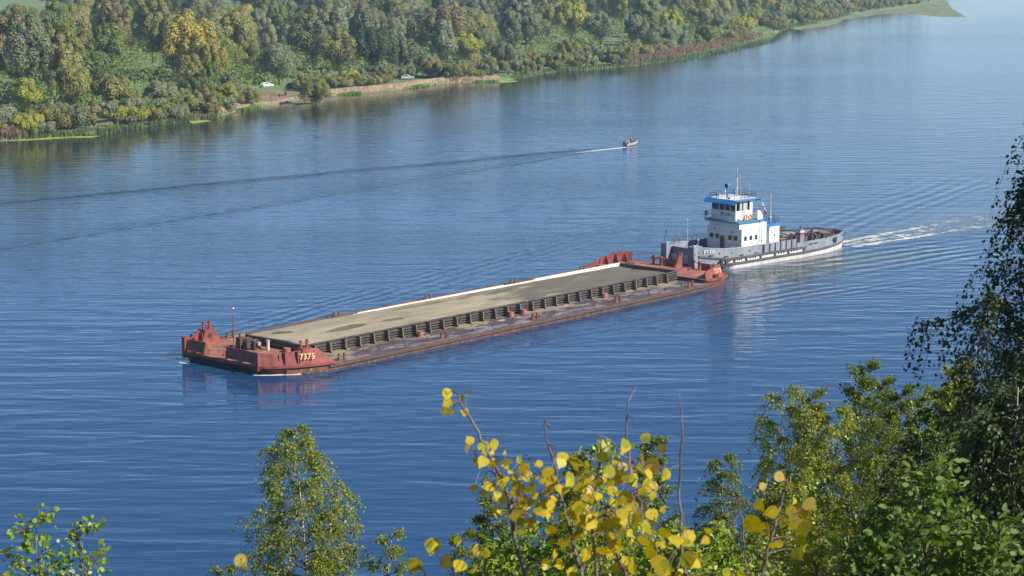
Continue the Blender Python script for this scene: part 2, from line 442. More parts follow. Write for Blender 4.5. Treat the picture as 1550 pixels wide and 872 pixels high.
    bw4=seg(at(268,548),at(300,553),.35)*.62
    for q_ in (bw,bw2,bw3,bw4): foam=foam.max((q_+(fn-.5)*.7).step(.42,.6))
    # silt stirred along the tug and barge quarter
    silt=((by+5-(bx-90)*-.02).gauss(6.0))*bx.step(72,98)*(bx*-1.0+136).step(0,26)
    silt=(silt+(fs-.5)*.9*silt).min(1.0).max(0.0)
    bp=nt.nodes.new('ShaderNodeBump'); bp.inputs['Strength'].default_value=1; bp.inputs['Distance'].default_value=1.0
    nt.links.new(h.v,bp.inputs['Height'])
    bank_refl=(bs*-1.0).step(120,10)  # dark olive tree reflection painted into the water colour along the far bank
    col=mix(nt,bank_refl,(.012,.056,.138,1),(.020,.036,.022,1))
    col=mix(nt,silt*.8,col,(.060,.066,.040,1))
    col=mix(nt,foam,col,(.66,.65,.58,1))
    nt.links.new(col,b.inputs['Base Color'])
    nt.links.new((foam*.6+.07).v,b.inputs['Roughness']); b.inputs['IOR'].default_value=1.333
    nt.links.new(bp.outputs[0],b.inputs['Normal'])
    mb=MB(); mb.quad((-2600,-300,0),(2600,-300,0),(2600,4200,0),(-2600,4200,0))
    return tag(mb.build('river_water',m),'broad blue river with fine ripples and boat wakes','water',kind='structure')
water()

# ------------------------------------------------------------------ BARGE
def flat_text(name,txt,size,m,parent,origin,xdir,up,depth=.02):
    cu=bpy.data.curves.new(name,'FONT'); cu.body=txt; cu.size=size; cu.extrude=depth; cu.resolution_u=2; cu.align_x='CENTER'; cu.align_y='CENTER'; cu.offset=size*.014
    tmp=bpy.data.objects.new(name,cu); COL.objects.link(tmp)
    bpy.context.view_layer.update()
    me=bpy.data.meshes.new_from_object(tmp.evaluated_get(bpy.context.evaluated_depsgraph_get()))
    bpy.data.objects.remove(tmp); bpy.data.curves.remove(cu)
    me.materials.clear(); me.materials.append(m)
    o=bpy.data.objects.new(name,me); COL.objects.link(o)
    xd=Vector(xdir).normalized(); u=Vector(up); u=(u-xd*u.dot(xd)).normalized(); n=xd.cross(u)
    o.matrix_world=Matrix(((xd.x,u.x,n.x,origin[0]),(xd.y,u.y,n.y,origin[1]),(xd.z,u.z,n.z,origin[2]),(0,0,0,1)))
    if parent: o.parent=parent
    return o
YC=6.35
def mir(y): return 2*YC-y
barge=empty('cargo_barge',BO,BRZ,'long rust red river barge loaded with sand and pushed by the tug','barge')
near_line=[(3.0,-2.0),(5.5,-3.35),(7.5,-4.0),(12,-4.15),(40,-4.2),(70,-4.15),(78,-3.9),(82,-3.3)]
def outline(nl,z,grow=0,ylim=None):
    a=[(x,y-grow,z) for x,y in nl]; b=[(x,mir(y)+grow,z) for x,y in reversed(nl)]
    return a+b
h=MB(); h.loft([outline(near_line,-1.2,-.3),outline(near_line,.28,0),outline(near_line,.66,0)])
hull=h.build('hull',M['orangehull'],barge)
d=MB(); d.loft([outline(near_line,.662,-.02),outline(near_line,.69,-.02)]); d.build('main_deck',M['deck'],barge)
r=MB()
for sgn in (0,1):
    pts=[(x,(y if not sgn else mir(y))) for x,y in near_line[2:]]
    pts=[(x,y+(-.06 if not sgn else .06),.56) for x,y in pts]
    # rub rail with square section along the deck edge
    for a,b2 in zip(pts,pts[1:]):
        s=-1 if not sgn else 1
        r.hexa([(a[0],a[1],.40),(b2[0],b2[1],.40),(b2[0],b2[1]+s*.14,.40),(a[0],a[1]+s*.14,.40),(a[0],a[1],.80),(b2[0],b2[1],.80),(b2[0],b2[1]+s*.14,.80),(a[0],a[1]+s*.14,.80)])
r.build('rub_rail',M['darkrail'],barge)
# bow block
bl=[(.5,.3),(1.0,-.45),(2.1,-1.5),(3.8,-2.6),(5.6,-3.45),(7.2,-3.98),(8.3,-4.3)]
bl2=[(1.6,.6),(1.9,-.1),(2.6,-1.2),(4.0,-2.3),(5.7,-3.1),(7.2,-3.7),(8.0,-3.9)]
h=MB(); h.loft([outline(bl2,-1.0,-.6),outline(bl2,.05),outline(bl2,.62),outline([(x,y+.05) for x,y in bl],.72),outline([(x,y+.05) for x,y in bl],1.0)])
h.build('bow_hull',M['red'],barge)
d=MB(); d.loft([outline([(x+.03,y+.1) for x,y in bl],1.002),outline([(x+.03,y+.1) for x,y in bl],1.05)]); 
d.build('bow_deck',M['reddeck'],barge)
r=MB()
for sgn in (0,1):
    for a,b2 in zip(bl,bl[1:]):
        s=-1 if not sgn else 1
        A=(a[0],a[1] if not sgn else mir(a[1])); B=(b2[0],b2[1] if not sgn else mir(b2[1]))
        r.hexa([(A[0],A[1],.78),(B[0],B[1],.78),(B[0],B[1]+s*.22,.78),(A[0],A[1]+s*.22,.78),(A[0],A[1],1.02),(B[0],B[1],1.02),(B[0],B[1]+s*.22,1.02),(A[0],A[1]+s*.22,1.02)])
r.build('bow_rub_rail',M['red'],barge)
g=MB(); g.hexa([(1.50,.75,-.6),(1.60,.75,-.6),(1.60,11.95,-.6),(1.50,11.95,-.6),(.44,.3,.70),(.60,.3,.70),(.60,12.4,.70),(.44,12.4,.70)]); g.build('bow_skirt',M['black'],barge)
# bow wings with bollard heads
wing=[(.62,.2),(1.9,-.95),(3.9,-2.2),(5.6,-3.1),(6.5,-3.4),(8.2,-3.95)]
hts=[2.42,2.30,2.45,2.62,2.62,1.12]
def bowwing(far):
    pl=[(x,mir(y)) for x,y in wing] if far else wing
    b=MB(); b.wall(pl,hts,1.052,.14,.22,inn=(0,-1) if far else (0,1))
    s=-1 if far else 1
    # inner gussets and pad
    for x,y,ht in ((2.6,-1.4,2.3),(4.6,-2.5,2.5),(6.2,-3.2,2.55)):
        yy=mir(y) if far else y
        b.box(x-.05,x+.05,min(yy+s*.1,yy+s*1.0),max(yy+s*.1,yy+s*1.0),1.052,ht-.15)
    for x,y in ((3.1,-1.55),(4.35,-2.25)):
        yy=mir(y) if far else y
        b.box(x-.12,x+.12,min(yy-s*.25,yy+s*.2),max(yy-s*.25,yy+s*.2),1.06,2.44)
    o=b.build('bow_wing',M['red'],barge)
    p=MB(); 
    y0=-2.6; y1=-1.35
    if far: y0,y1=mir(y1),mir(y0)
    p.hexa([(4.3,y0,1.055),(7.4,y0,1.055),(7.4,y1,1.055),(4.3,y1,1.055),(4.9,y0,2.64),(6.3,y0,2.64),(6.3,y1,2.64),(4.9,y1,2.64)])
    p.build('bollard_pad',M['red'],o)
    hole=MB(); hy=(y0-.012 if far else y1+.012); hole.cyl(0,0,0,.02,.30,16)
    hc=hole.build('lightening_hole',M['black'],o); hc.rotation_euler=(math.pi/2,0,0); hc.location=(5.6,hy,1.95)
    yb=(y0+y1)/2
    bb=MB()
    for x in (5.15,6.05): bb.cyl(x,yb,2.642,3.45,.15,12); bb.cyl(x,yb,3.45,3.52,.20,12)
    bb.tube([(4.75,yb,3.2),(6.45,yb,3.2)],.06,8)
    bb.build('bollard',M['red'],barge)
bowwing(False); bowwing(True)
flat_text('painted_number','7375',.92,M['yellow'],barge,(5.15,-3.02,1.86),(1.75,-.92,.02),(-.1,.22,1))
# front panels, raised on feet so that light passes under them
for (ya,yb) in ((.25,5.5),(9.3,12.45)):
    b=MB(); b.hexa([(.62,ya,1.22),(.74,ya,1.22),(.74,yb,1.22),(.62,yb,1.22),(.95,ya,2.42),(1.05,ya,2.42),(1.05,yb+.25 if yb<7 else yb,2.42),(.95,yb+.25 if yb<7 else yb,2.42)])
    n=3
    for i in range(n):
        y=ya+(yb-ya)*i/(n-1)
        b.box(.62,.80,y-(.12 if i else 0),y+(.12 if i<n-1 else 0),1.052,1.3)
        b.hexa([(.75,y-.04,1.1),(1.7,y-.04,1.06),(1.7,y+.04,1.06),(.75,y+.04,1.1),(.9,y-.04,2.2),(1.05,y-.04,2.3),(1.05,y+.04,2.3),(.9,y+.04,2.2)])
    b.build('bow_bulwark_panel',M['red'],barge)
c=MB(); c.box(.5,1.05,12.46,12.95,.3,2.62); c.box(.42,1.1,12.40,13.02,2.62,2.70); c.build('corner_post',M['red'],barge)
c=MB(); c.box(.5,.95,-.05,.28,.5,2.50); c.build('corner_post',M['red'],barge)
# signal mast
mst=MB(); mst.cyl(3.8,7.75,1.052,5.2,.085,10); mst.cyl(3.8,7.75,5.2,6.05,.03,8); mst.tube([(3.8,7.75,3.55),(3.75,8.05,3.55)],.03,6)
mo=mst.build('signal_mast',M['rust'],barge)
l=MB(); l.sphere((3.8,7.75,6.15),.11); l.build('lamp',M['white'],mo)
l=MB(); l.cyl(3.75,8.08,3.4,3.75,.14,10); l.build('lamp',M['lightgrey'],mo)
# windlass
wl=empty('windlass',(6.6,8.4,1.052),R(92),parent=barge)
g=MB(); g.box(-1.5,1.5,-.5,.5,0,.18); g.box(-1.4,-1.2,-.45,.45,.18,1.0); g.box(-.25,-.05,-.45,.45,.18,1.15); g.box(1.15,1.35,-.45,.45,.18,1.0); g.build('frame',M['darksteel'],wl)
g=MB(); g.tube([(-1.8,0,.72),(1.85,0,.72)],.09); g.tube([(-1.1,0,.72),(-.4,0,.72)],.36,14); g.tube([(.15,0,.72),(1.0,0,.72)],.42,14); g.torus((-1.15,0,.72),(1,0,0),.45,.07); g.torus((.1,0,.72),(1,0,0),.52,.07); g.torus((1.05,0,.72),(1,0,0),.52,.07); g.build('drum',M['rust'],wl)
g=MB(); g.box(-.9,-.3,.45,1.1,.2,.95); g.box(.4,1.1,.5,1.0,.15,1.3); g.tube([(.75,.7,1.3),(.75,.7,1.65)],.12); g.build('motor',M['darksteel'],wl)
g=MB(); g.tube([(-1.8,0,.72),(-1.55,0,.72)],.22,12); g.tube([(1.6,0,.72),(1.95,0,.72)],.24,12); g.build('warping_head',M['lightgrey'],wl)
g=MB(); g.cyl(7.3,5.9,1.052,2.15,.20,12); g.cyl(7.3,5.9,2.15,2.22,.25,12); g.build('vent_pipe',M['lightgrey'],barge)
for (x,y,r0,h0) in ((8.0,3.45,.42,.42),(3.6,8.4,.2,.35)):
    g=MB(); g.cyl(x,y,1.052,1.052+h0,r0,18,r0*.95); g.torus((x,y,1.052+h0),(0,0,1),r0*.93,.05,18,6); g.build('deck_drum',M['drum'],barge)
g=MB(); g.box(1.7,3.0,6.4,6.7,1.052,1.2); g.box(1.9,2.9,7.2,7.6,1.052,1.18); g.box(2.2,2.5,7.0,7.3,1.052,1.45); g.build('deck_fitting',M['red'],barge)
g=MB()
for y in (8.6,6.3): g.cyl(3.5,y,1.052,2.1,.035,6)
g.build('stanchion',M['red'],barge)
# coaming
CN,CF,XB,XS=1.45,11.45,8.9,78.6
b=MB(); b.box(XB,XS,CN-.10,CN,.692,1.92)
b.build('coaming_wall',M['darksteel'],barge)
b=MB()
for z in (.95,1.25,1.55): b.box(XB,XS,CN-.34,CN-.10,z,z+.05)
b.box(XB-.05,XS+.1,CN-.30,CN+.06,1.92,1.99)
b.build('coaming_stiffener',M['coam'],barge)
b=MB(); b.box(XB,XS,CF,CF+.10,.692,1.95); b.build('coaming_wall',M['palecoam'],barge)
b=MB(); b.box(27,54,CF-.02,CF+.14,1.952,2.0); b.build('coaming_cap',M['palecoam'],barge)
b=MB(); b.box(60,XS+.1,CF-.04,CF+.16,1.952,2.05); b.build('coaming_cap',M['palecoam'],barge)
b=MB(); b.box(XB-.05,26.998,CF-.04,CF+.22,1.952,2.00); b.build('coaming_cap',M['coam'],barge)
b=MB(); b.box(54.002,59.998,CF-.04,CF+.22,1.952,2.00); b.build('coaming_cap',M['coam'],barge)
b=MB(); b.box(XB-.12,XB,CN-.1,CF+.1,1.052 if False else .9,1.93); b.box(XB-.36,XB-.12,CN,CF,1.45,1.5); b.build('coaming_end_wall',M['darksteel'],barge)
b=MB(); b.box(XS,XS+.12,CN-.1,CF+.1,.692,1.93); b.box(XS-.02,XS+.2,CN-.1,CF+.12,1.931,2.0); b.build('coaming_end_wall',M['darksteel'],barge)
proto=None
x=9.85
while x<78:
    if proto is None:
        b=MB(); b.hexa([(-.035,CN-.11,.695),(.035,CN-.11,.695),(.035,CN-.85,.695),(-.035,CN-.85,.695),(-.035,CN-.11,1.90),(.035,CN-.11,1.90),(.035,CN-.72,1.90),(-.035,CN-.72,1.90)])
        b.box(-.09,.09,CN-1.0,CN-.93,.695,.9); 
        b.hexa([(-.07,CN-.90,.70),(.07,CN-.90,.70),(.07,CN-.86,.70),(-.07,CN-.86,.70),(-.07,CN-.77,1.905),(.07,CN-.77,1.905),(.07,CN-.73,1.905),(-.07,CN-.73,1.905)])
        proto=b.build('coaming_bracket',M['post'],barge); proto.location.x=x
    else:
        o=proto.copy(); COL.objects.link(o); o.location.x=x+random.uniform(-.05,.05); o.rotation_euler.z=random.uniform(-.06,.06); o.scale.z=1
    x+=2.35
# deck bollards, drums, vents
def deckboll(x,y,first=[None]):
    if first[0] is None:
        b=MB()
        for dx in (-.42,.42): b.cyl(dx,0,.0,.72,.14,12); b.cyl(dx,0,.72,.78,.18,12)
        b.tube([(-.7,0,.5),(.7,0,.5)],.05,8); b.box(-.75,.75,-.25,.25,0,.05)
        o=b.build('deck_bollard',M['rust'],barge); first[0]=o
    else:
        o=first[0].copy(); COL.objects.link(o)
    o.location=(x,y,.692)
for x in (10.2,26.9,43.4,59.9,75.7): deckboll(x,-3.2); 
for x in (10.2,27.6,44,60.8,75.7): deckboll(x,mir(-3.2))
for x,y in ((26.0,-.2),(42.6,.1),(45.0,.1),(61.0,-.1)):
    g=MB(); g.cyl(0,0,0,.62,.40,18,.37); g.torus((0,0,.62),(0,0,1),.36,.04,18,6)
    g.build('deck_drum',M['drum'],barge,loc=(x,y,.692))
pv=None; 
for i in range(17):
    x=13+i*3.85
    if min(abs(x-q) for q in (26.9,43.4,59.9,75.7))<1.0: continue
    if pv is None:
        g=MB(); g.cyl(0,0,0,.30,.07,8); g.cyl(0,0,.3,.36,.11,8); pv=g.build('vent_stub',M['darksteel'],barge); o=pv
    else: o=pv.copy(); COL.objects.link(o)
    o.location=(x,-2.7+.25*math.sin(i*2.1),.692)
# loose gear and sand spill on the side deck
for i in range(26):
    x=11+i*2.6+random.random()*1.5; y=random.uniform(-1.9,.35); r=random.uniform(.12,.5)
    g=MB(); n=9; g.v=[(x,y,.693+r*.28)]+[(x+math.cos(k*.698)*r*random.uniform(.8,1.9),y+math.sin(k*.698)*r*random.uniform(.5,.9),.694) for k in range(n)]; g.f=[(0,1+k,1+(k+1)%n) for k in range(n)]
    g.build1('sand_spill',M['sand'],barge)
for i in range(7):
    x=15+i*9+random.random()*4; g=MB(); L_=random.uniform(.8,2.2); g.tube([(x,-.9,.76),(x+L_*.5,-1.1+random.uniform(-.3,.3),.74),(x+L_,-.8,.76)],.05,6); g.build('loose_rope',M['rope'] if i%2 else M['rust'],barge)
# stern block
sl=[(78.9,-3.3),(79.6,-3.75),(82.0,-3.65),(84.2,-3.0),(85.6,-1.6),(86.0,.4)]
h=MB(); h.loft([outline([(x-.6,y+.5) for x,y in sl],-1.0),outline([(x-.1,y+.12) for x,y in sl],.3),outline(sl,.75),outline(sl,1.18)]); h.build('stern_hull',M['red'],barge)
d=MB(); d.loft([outline([(x-.04,y+.06) for x,y in sl],1.182),outline([(x-.04,y+.06) for x,y in sl],1.22)]); d.build('stern_deck',M['reddeck'],barge)
# dark step wall facing the bow
g=MB(); g.box(78.76,78.895,-3.25,mir(-3.25),.692,1.215); g.build('deck_step',M['darksteel'],barge)
r=MB()
for sgn in (0,1):
    s=-1 if not sgn else 1
    for a,b2 in zip(sl,sl[1:]):
        A=(a[0],a[1] if not sgn else mir(a[1])); B=(b2[0],b2[1] if not sgn else mir(b2[1]))
        r.hexa([(A[0],A[1],.98),(B[0],B[1],.98),(B[0]+.1,B[1]+s*.24,.98),(A[0],A[1]+s*.24,.98),(A[0],A[1],1.26),(B[0],B[1],1.26),(B[0]+.1,B[1]+s*.24,1.26),(A[0],A[1]+s*.24,1.26)])
r.build('stern_rub_rail',M['red'],barge)
sw=[(79.3,-3.15),(81.8,-3.1),(84.0,-2.45),(85.0,-1.6)]
for far in (False,True):
    pl=[(x,mir(y)) for x,y in sw] if far else sw
    b=MB(); b.wall(pl,[2.15,2.66,2.75,2.6],1.222,.12,.18,inn=(0,-1) if far else (0,1))
    s=-1 if far else 1
    for (x,y) in ((80.4,-3.0),(82.4,-2.85),(83.9,-2.3)):
        yy=mir(y) if far else y
        b.hexa([(x-.05,yy+s*.1,1.225),(x+.05,yy+s*.1,1.225),(x+.05,yy+s*.9,1.225),(x-.05,yy+s*.9,1.225),(x-.05,yy+s*.3,2.4),(x+.05,yy+s*.3,2.4),(x+.05,yy+s*.5,2.4),(x-.05,yy+s*.5,2.4)])
    b.build('stern_wing',M['red'],barge)
    if far:
        b=MB(); b.wall([(75.5,mir(-3.7)),(79.3,mir(-3.3))],[.75,2.15],[.70,.70],.1,.1,inn=(0,-1)); b.build('wing_ramp',M['red'],barge)
flat_text('painted_number','7375',.86,M['yellow'],barge,(82.2,-3.01,2.02),(2.5,-.02,.0),(0,.18,1))
b=MB(); b.box(81.0,81.25,-3.55,-3.2,1.26,1.7); b.box(81.6,81.85,-3.5,-3.15,1.26,1.62); b.build('mooring_horn',M['rust'],barge)
# stern frames and posts that hold the tug
g=MB(); g.box(84.6,84.95,9.9,10.25,1.222,2.6); g.box(84.6,84.95,8.6,8.95,1.222,2.5); g.tube([(84.8,10.6,2.2),(84.8,8.2,2.2)],.12); g.box(84.4,85.2,8.4,10.5,1.222,1.34); g.build('mooring_frame',M['red'],barge)
g=MB(); g.box(85.1,85.25,6.3,8.3,1.222,2.25); g.build('stern_bulwark_panel',M['red'],barge)
g=MB(); g.hexa([(84.3,6.2,1.222),(86.0,6.2,1.222),(86.0,5.9,1.222),(84.3,5.9,1.222),(85.4,6.2,3.2),(85.75,6.2,3.2),(85.75,5.9,3.2),(85.4,5.9,3.2)]); g.tube([(85.6,6.4,3.1),(85.6,5.7,3.1)],.16); g.build('hook_bracket',M['red'],barge)
for x,y,hh in ((85.5,3.6,2.55),(85.6,2.6,2.35)):
    g=MB(); g.box(x-.16,x+.16,y-.16,y+.16,1.222,hh); g.tube([(x,y-.45,hh-.3),(x,y+.45,hh-.3)],.08); g.build('mooring_post',M['red'],barge)
g=MB(); g.box(85.2,85.35,.4,2.0,1.222,2.2); g.build('stern_bulwark_panel',M['red'],barge)
g=MB(); g.cyl(84.2,3.4,1.222,1.5,.14); g.build('vent_stub',M['red'],barge)
g=MB(); g.box(80.2,81.2,11.8,12.6,1.222,1.6); g.box(81.8,83,12.2,13.0,1.222,1.5); g.cyl(80.0,13.4,1.222,1.8,.25); g.build('deck_fitting',M['darksteel'],barge)
# sand load
NX,NY=140,26
verts=[];faces=[]
def sandz(x,y):
    t=(x-XB)/(XS-XB); u=(y-CN)/(CF-CN)
    base=1.93-max(0,t-.18)*.34-(.12 if t>.9 else 0)*(t-.9)*10
    z=base+.07*math.sin(x*.35+y*.3)*math.sin(y*.8+1)+.05*math.sin(x*.9+2)*math.sin(y*1.3)
    z+=.10*math.exp(-((u-.5)/.35)**2)*(1-t)
    for (cx,cy,ax,ay,dd) in ((19.6,6.0,3.0,.85,.42),(27.0,5.6,2.0,.75,.40),(40.5,4.8,4.0,.9,.15),(14,8.8,1.6,1.4,.10)):
        q=((x-cx)/ax)**2+((y-cy)/ay)**2; z-=dd*math.exp(-q*q*.8)
    edge=min(u,1-u)*(CF-CN)
    if x<26 and (CF-y)<.8: z=max(z,1.96)-.0
    elif edge<.8: z=z*(edge/.8)+(1-edge/.8)*(min(z,1.90-.34*max(0,t-.15)))
    return min(z,2.3)
for i in range(NX+1):
    for j in range(NY+1):
        x=XB+.005+(XS-XB-.01)*i/NX; y=CN+.005+(CF-CN-.01)*j/NY
        verts.append((x,y,sandz(x,y)+(random.random()-.5)*.02))
for i in range(NX):
    for j in range(NY):
        a=i*(NY+1)+j; faces.append((a,a+1,a+NY+2,a+NY+1))
n0=len(verts)
ring=[i*(NY+1) for i in range(NX+1)]+[NX*(NY+1)+j for j in range(1,NY+1)]+[i*(NY+1)+NY for i in range(NX-1,-1,-1)]+[j for j in range(NY-1,0,-1)]
for k in ring: verts.append((verts[k][0],verts[k][1],.695))
L=len(ring)
for k in range(L): faces.append((ring[k],ring[(k+1)%L],n0+(k+1)%L,n0+k))
s=MB(); s.v=verts; s.f=faces
so=s.build('sand_load',M['sand'],None,smooth=True); so.location=BO; so.rotation_euler=(0,0,BRZ)
tag(so,'flat grey tan load of damp sand filling the hold of the barge','sand')

# ------------------------------------------------------------------ PUSHER TUG
tug=empty('pusher_tug',TO,TRZ,'grey and white pusher tugboat with blue trimmed wheelhouse behind the barge','tugboat')
def wp_(x,y,z): # tug local -> world
    return TO+Vector((x*math.cos(TRZ)-y*math.sin(TRZ),x*math.sin(TRZ)+y*math.cos(TRZ),z))
def hw(x):
    P=[(-.4,3.3),(1.5,4.0),(4,4.6),(8,4.8),(23,4.8),(28,4.3),(31.3,3.5),(33.8,2.5),(35.4,1.4),(36.2,.5)]
    for (a,b),(c,d_) in zip(P,P[1:]):
        if x<=c: return b+(d_-b)*(x-a)/(c-a)
    return .5
XS_=[-.4,.6,1.5,2.6,4,6,8,11,14,18,22,26,28.5,30.3,31.8,33,34.0,34.8,35.4,35.9,36.2]
def sheer(x): return 1.62+.75*max(0,(6-x)/6.5)**1.6+.12*max(0,(x-26)/8)
def ringt(z,f=1.0,dx=0.0,dz=None,xs=XS_,off=0):
    a=[(x+dx*(1 if x>30 else 0),-(hw(x)*f+off),(z if dz is None else dz(x))) for x in xs]
    b=[(x+dx*(1 if x>30 else 0),(hw(x)*f+off),(z if dz is None else dz(x))) for x in reversed(xs)]
    return a+b
def bowcut(z):
    # lower hull is cut away under the bow
    k=max(0,(1.1-z))/1.1
    out=[]
    for x in XS_:
        xx=x+ (4.2-x)*.0; 
        s=min(1,max(0.0,(x+.4)/(6.0)))
        f=1-k*.55*(1-s)
        out.append((x+k*2.4*(1-s),hw(x)*f*(1-.06*k)))
    return [(x,-y,z) for x,y in out]+[(x,y,z) for x,y in reversed(out)]
h=MB(); h.loft([bowcut(-1.0),bowcut(0.0),bowcut(.5),bowcut(.95),ringt(0,1,dz=lambda x:sheer(x)-.03)],top=True)
hl=h.build('hull',M['whitehull'],tug)
d=MB(); d.loft([ringt(0,1,dz=lambda x:sheer(x)-.02,off=-.05),ringt(0,1,dz=lambda x:sheer(x)+.02,off=-.05)]); d.build('deck',M['green'] if False else plain('dark_red_deck',(.075,.04,.035,1),.7,s=1,c2=(.05,.04,.04,1)),tug)
def strip(xs,z0,z1,o0,o1,mat_,name,parent,both=True,zoff=None):
    b=MB()
    for s in ((-1,1) if both else (-1,)):
        for a,c in zip(xs,xs[1:]):
            za0,za1=(z0(a),z1(a)); zc0,zc1=(z0(c),z1(c))
            b.hexa([(a,s*(hw(a)+o0),za0),(c,s*(hw(c)+o0),zc0),(c,s*(hw(c)+o1),zc0),(a,s*(hw(a)+o1),za0),
                    (a,s*(hw(a)+o0),za1),(c,s*(hw(c)+o0),zc1),(c,s*(hw(c)+o1),zc1),(a,s*(hw(a)+o1),za1)])
    return b.build(name,mat_,parent)
# rub rails
lowr=lambda x: (.80+.25*max(0,(5-x)/5.4)+.10*max(0,(x-24)/10))
strip(XS_,lambda x:lowr(x),lambda x:lowr(x)+.22,.0,.2,M['fender'],'rub_rail',hl)
strip([x for x in XS_ if x<=22],lambda x:sheer(x)-.10,lambda x:sheer(x)+.14,.0,.22,M['fender'],'rub_rail',hl)
# grey stern quarter between the rails
strip([22]+[x for x in XS_ if x>22],lambda x:lowr(x)+.22,lambda x:sheer(x)+.02,.005,.06,M['grey'],'stern_quarter_plating',hl)
strip([-.4,.6,1.5,2.6,3.2],lambda x:lowr(x)+.22,lambda x:sheer(x)-.10,.005,.06,M['grey'],'bow_plating',hl)
strip([-.4,.6,1.5,2.6,4,5],lambda x:.05,lambda x:lowr(x),-.9,.01,M['fender'],'bow_lower_plating',hl)
# vertical fender posts between rails
b=MB()
for x in (3.2,5.9,8.4,11.6,14.9,18.0,21.6):
    for s in (-1,1): b.box(x-.14,x+.14,min(s*(hw(x)+.01),s*(hw(x)+.17)),max(s*(hw(x)+.01),s*(hw(x)+.17)),lowr(x)+.2,sheer(x)-.1)
b.build('fender_post',M['fender'],hl)
b=MB()
for x in (1.4,1.8,4.2,4.6,5.0,6.6,7.0,7.4,9.4,10.0,10.5,15.8,16.4,17.0,18.8,19.4,20.0):
    for s in (-1,1): b.box(x-.10,x+.10,min(s*(hw(x)+.01),s*(hw(x)+.04)),max(s*(hw(x)+.01),s*(hw(x)+.04)),lowr(x)+.42,lowr(x)+.66)
b.build('scupper',M['black'],hl)
# bulwark
def bul(x): return 3.05+.62*max(0,(6-x)/6.5)**1.3 if x<12.3 else (2.95 if x<19.8 else 2.42)
xs1=[-.4,.6,1.5,2.6,4,6,8,11,12.25]; xs2=[19.85,22,26,28.5,30.3,31.8,33,34.0,34.8,35.4,35.9]
strip(xs1,lambda x:sheer(x)+.14,bul,-.10,-.02,M['grey'],'bulwark',hl)
strip(xs2,lambda x:sheer(x)+.02,bul,-.10,-.02,M['grey'],'bulwark',hl)
st=MB(); st.box(35.9,36.05,-1.0,1.0,1.75,2.42); st.build('stern_bulwark',M['grey'],hl)
strip(xs2[3:],lambda x:bul(x)+.002,lambda x:bul(x)+.08,-.16,.04,M['orangehull'],'bulwark_cap',hl)
strip(xs1,lambda x:bul(x)+.002,lambda x:bul(x)+.07,-.16,.03,M['lightgrey'],'bulwark_cap',hl)
b=MB()
for x in (1.6,4.2,7.4,10.6,23.4,24.8,31.2,33.9):
    for s in (-1,1):
        y=s*(hw(x)+.03); w=.42
        M4=Matrix.Translation((x,s*(hw(x)),0))@Matrix.Rotation(math.atan2(s*(hw(x+.3)-hw(x-.3)),.6),4,'Z')
        b.box(-w,w,-.035,.035,sheer(x)+.24,sheer(x)+.40,M4)
b.build('freeing_port',M['black'],hl)
b=MB()
for x in (3.0,5.4,9.2,27.6,32.4):
    b.box(x-.12,x+.12,-(hw(x)+.03),-(hw(x)-.02),sheer(x)+.65,sheer(x)+.88)
b.build('fairlead_hole',M['black'],hl)
# tall side fender panels amidships
b=MB()
for s in (-1,1):
    for i in range(6):
        x=12.35+i*1.27; b.box(x,x+.95,min(s*4.80,s*4.98),max(s*4.80,s*4.98),1.80,3.08)
    b.box(12.3,19.85,min(s*4.68,s*4.74),max(s*4.68,s*4.74),1.66,2.9)
b.build('side_fender_panel',M['grey'],hl)
b=MB()
for s in (-1,1):
    for i in range(7):
        x=12.2+i*1.27; b.box(x-.13,x+.13,min(s*4.745,s*4.90),max(s*4.745,s*4.90),1.80,2.98)
b.build('side_fender_gap',M['black'],hl)
flat_text('painted_name','РТ 312',.62,M['white'],tug,(1.25,-(hw(1.25)+.035),2.95),(1,-.28,0),(0,0,1))
# bow transom and pushing knees
b=MB(); b.box(-.15,.0,-3.05,3.05,1.4,3.25); b.box(-.25,.12,-3.05,3.05,3.25,3.33); b.build('bow_transom',M['grey'],hl)
for y in (-2.95,2.35):
    b=MB(); b.box(-1.35,.35,y-.35,y+.75,.55,3.72); b.box(-1.45,.42,y-.42,y+.82,3.722,3.80)
    k=b.build('pushing_knee',M['grey'],tug)
    q=MB(); q.cyl(0,0,0,.03,.30,16); o=q.build('knee_opening',M['black'],k); o.rotation_euler=(math.pi/2,0,0); o.location=(-.2,y-.352,2.9); o.scale=(.6,1.4,1)
    q=MB(); q.box(-1.0,-.4,y-.1,y+.4,3.802,3.95); q.cyl(.0,y+.2,3.802,4.0,.14); q.build('knee_cap',M['cyan'],k)
b=MB()
for (a,c) in (((-.9,2.6,3.8),(-.5,2.9,5.6)),((-.2,2.6,3.8),(-.45,2.9,5.6)),((-.6,3.2,3.8),(-.5,3.0,5.6)),((.3,2.2,3.3),(.9,2.4,5.1)),((1.4,2.0,3.3),(.9,2.3,5.1))): b.tube([a,c],.03,5)
b.tube([(-.9,2.6,4.7),(-.2,2.6,4.7)],.02,5)
b.build('bow_ladder',M['darksteel'],tug)
b=MB(); b.cyl(.9,0,1.9,6.2,.05,8); b.cyl(.9,0,6.2,7.2,.03,6); b.box(.82,.98,-.25,.25,6.4,6.44); mb_=b.build('bow_mast',M['lightgrey'],tug)
b=MB(); b.sphere((.9,0,7.25),.09); b.build('lamp',M['white'],mb_)
b=MB(); b.cyl(1.9,-1.2,1.9,4.2,.04,6); b.sphere((1.9,-1.2,4.3),.16); b.build('bow_light_post',M['lightgrey'],tug)
b=MB(); b.box(2.2,3.6,-.7,.7,1.9,2.1); b.tube([(2.9,-1.1,2.5),(2.9,1.1,2.5)],.32,12); b.box(2.4,3.4,-.75,-.6,2.1,2.9); b.box(2.4,3.4,.6,.75,2.1,2.9); b.build('bow_winch',M['cyan'],tug)
b=MB()
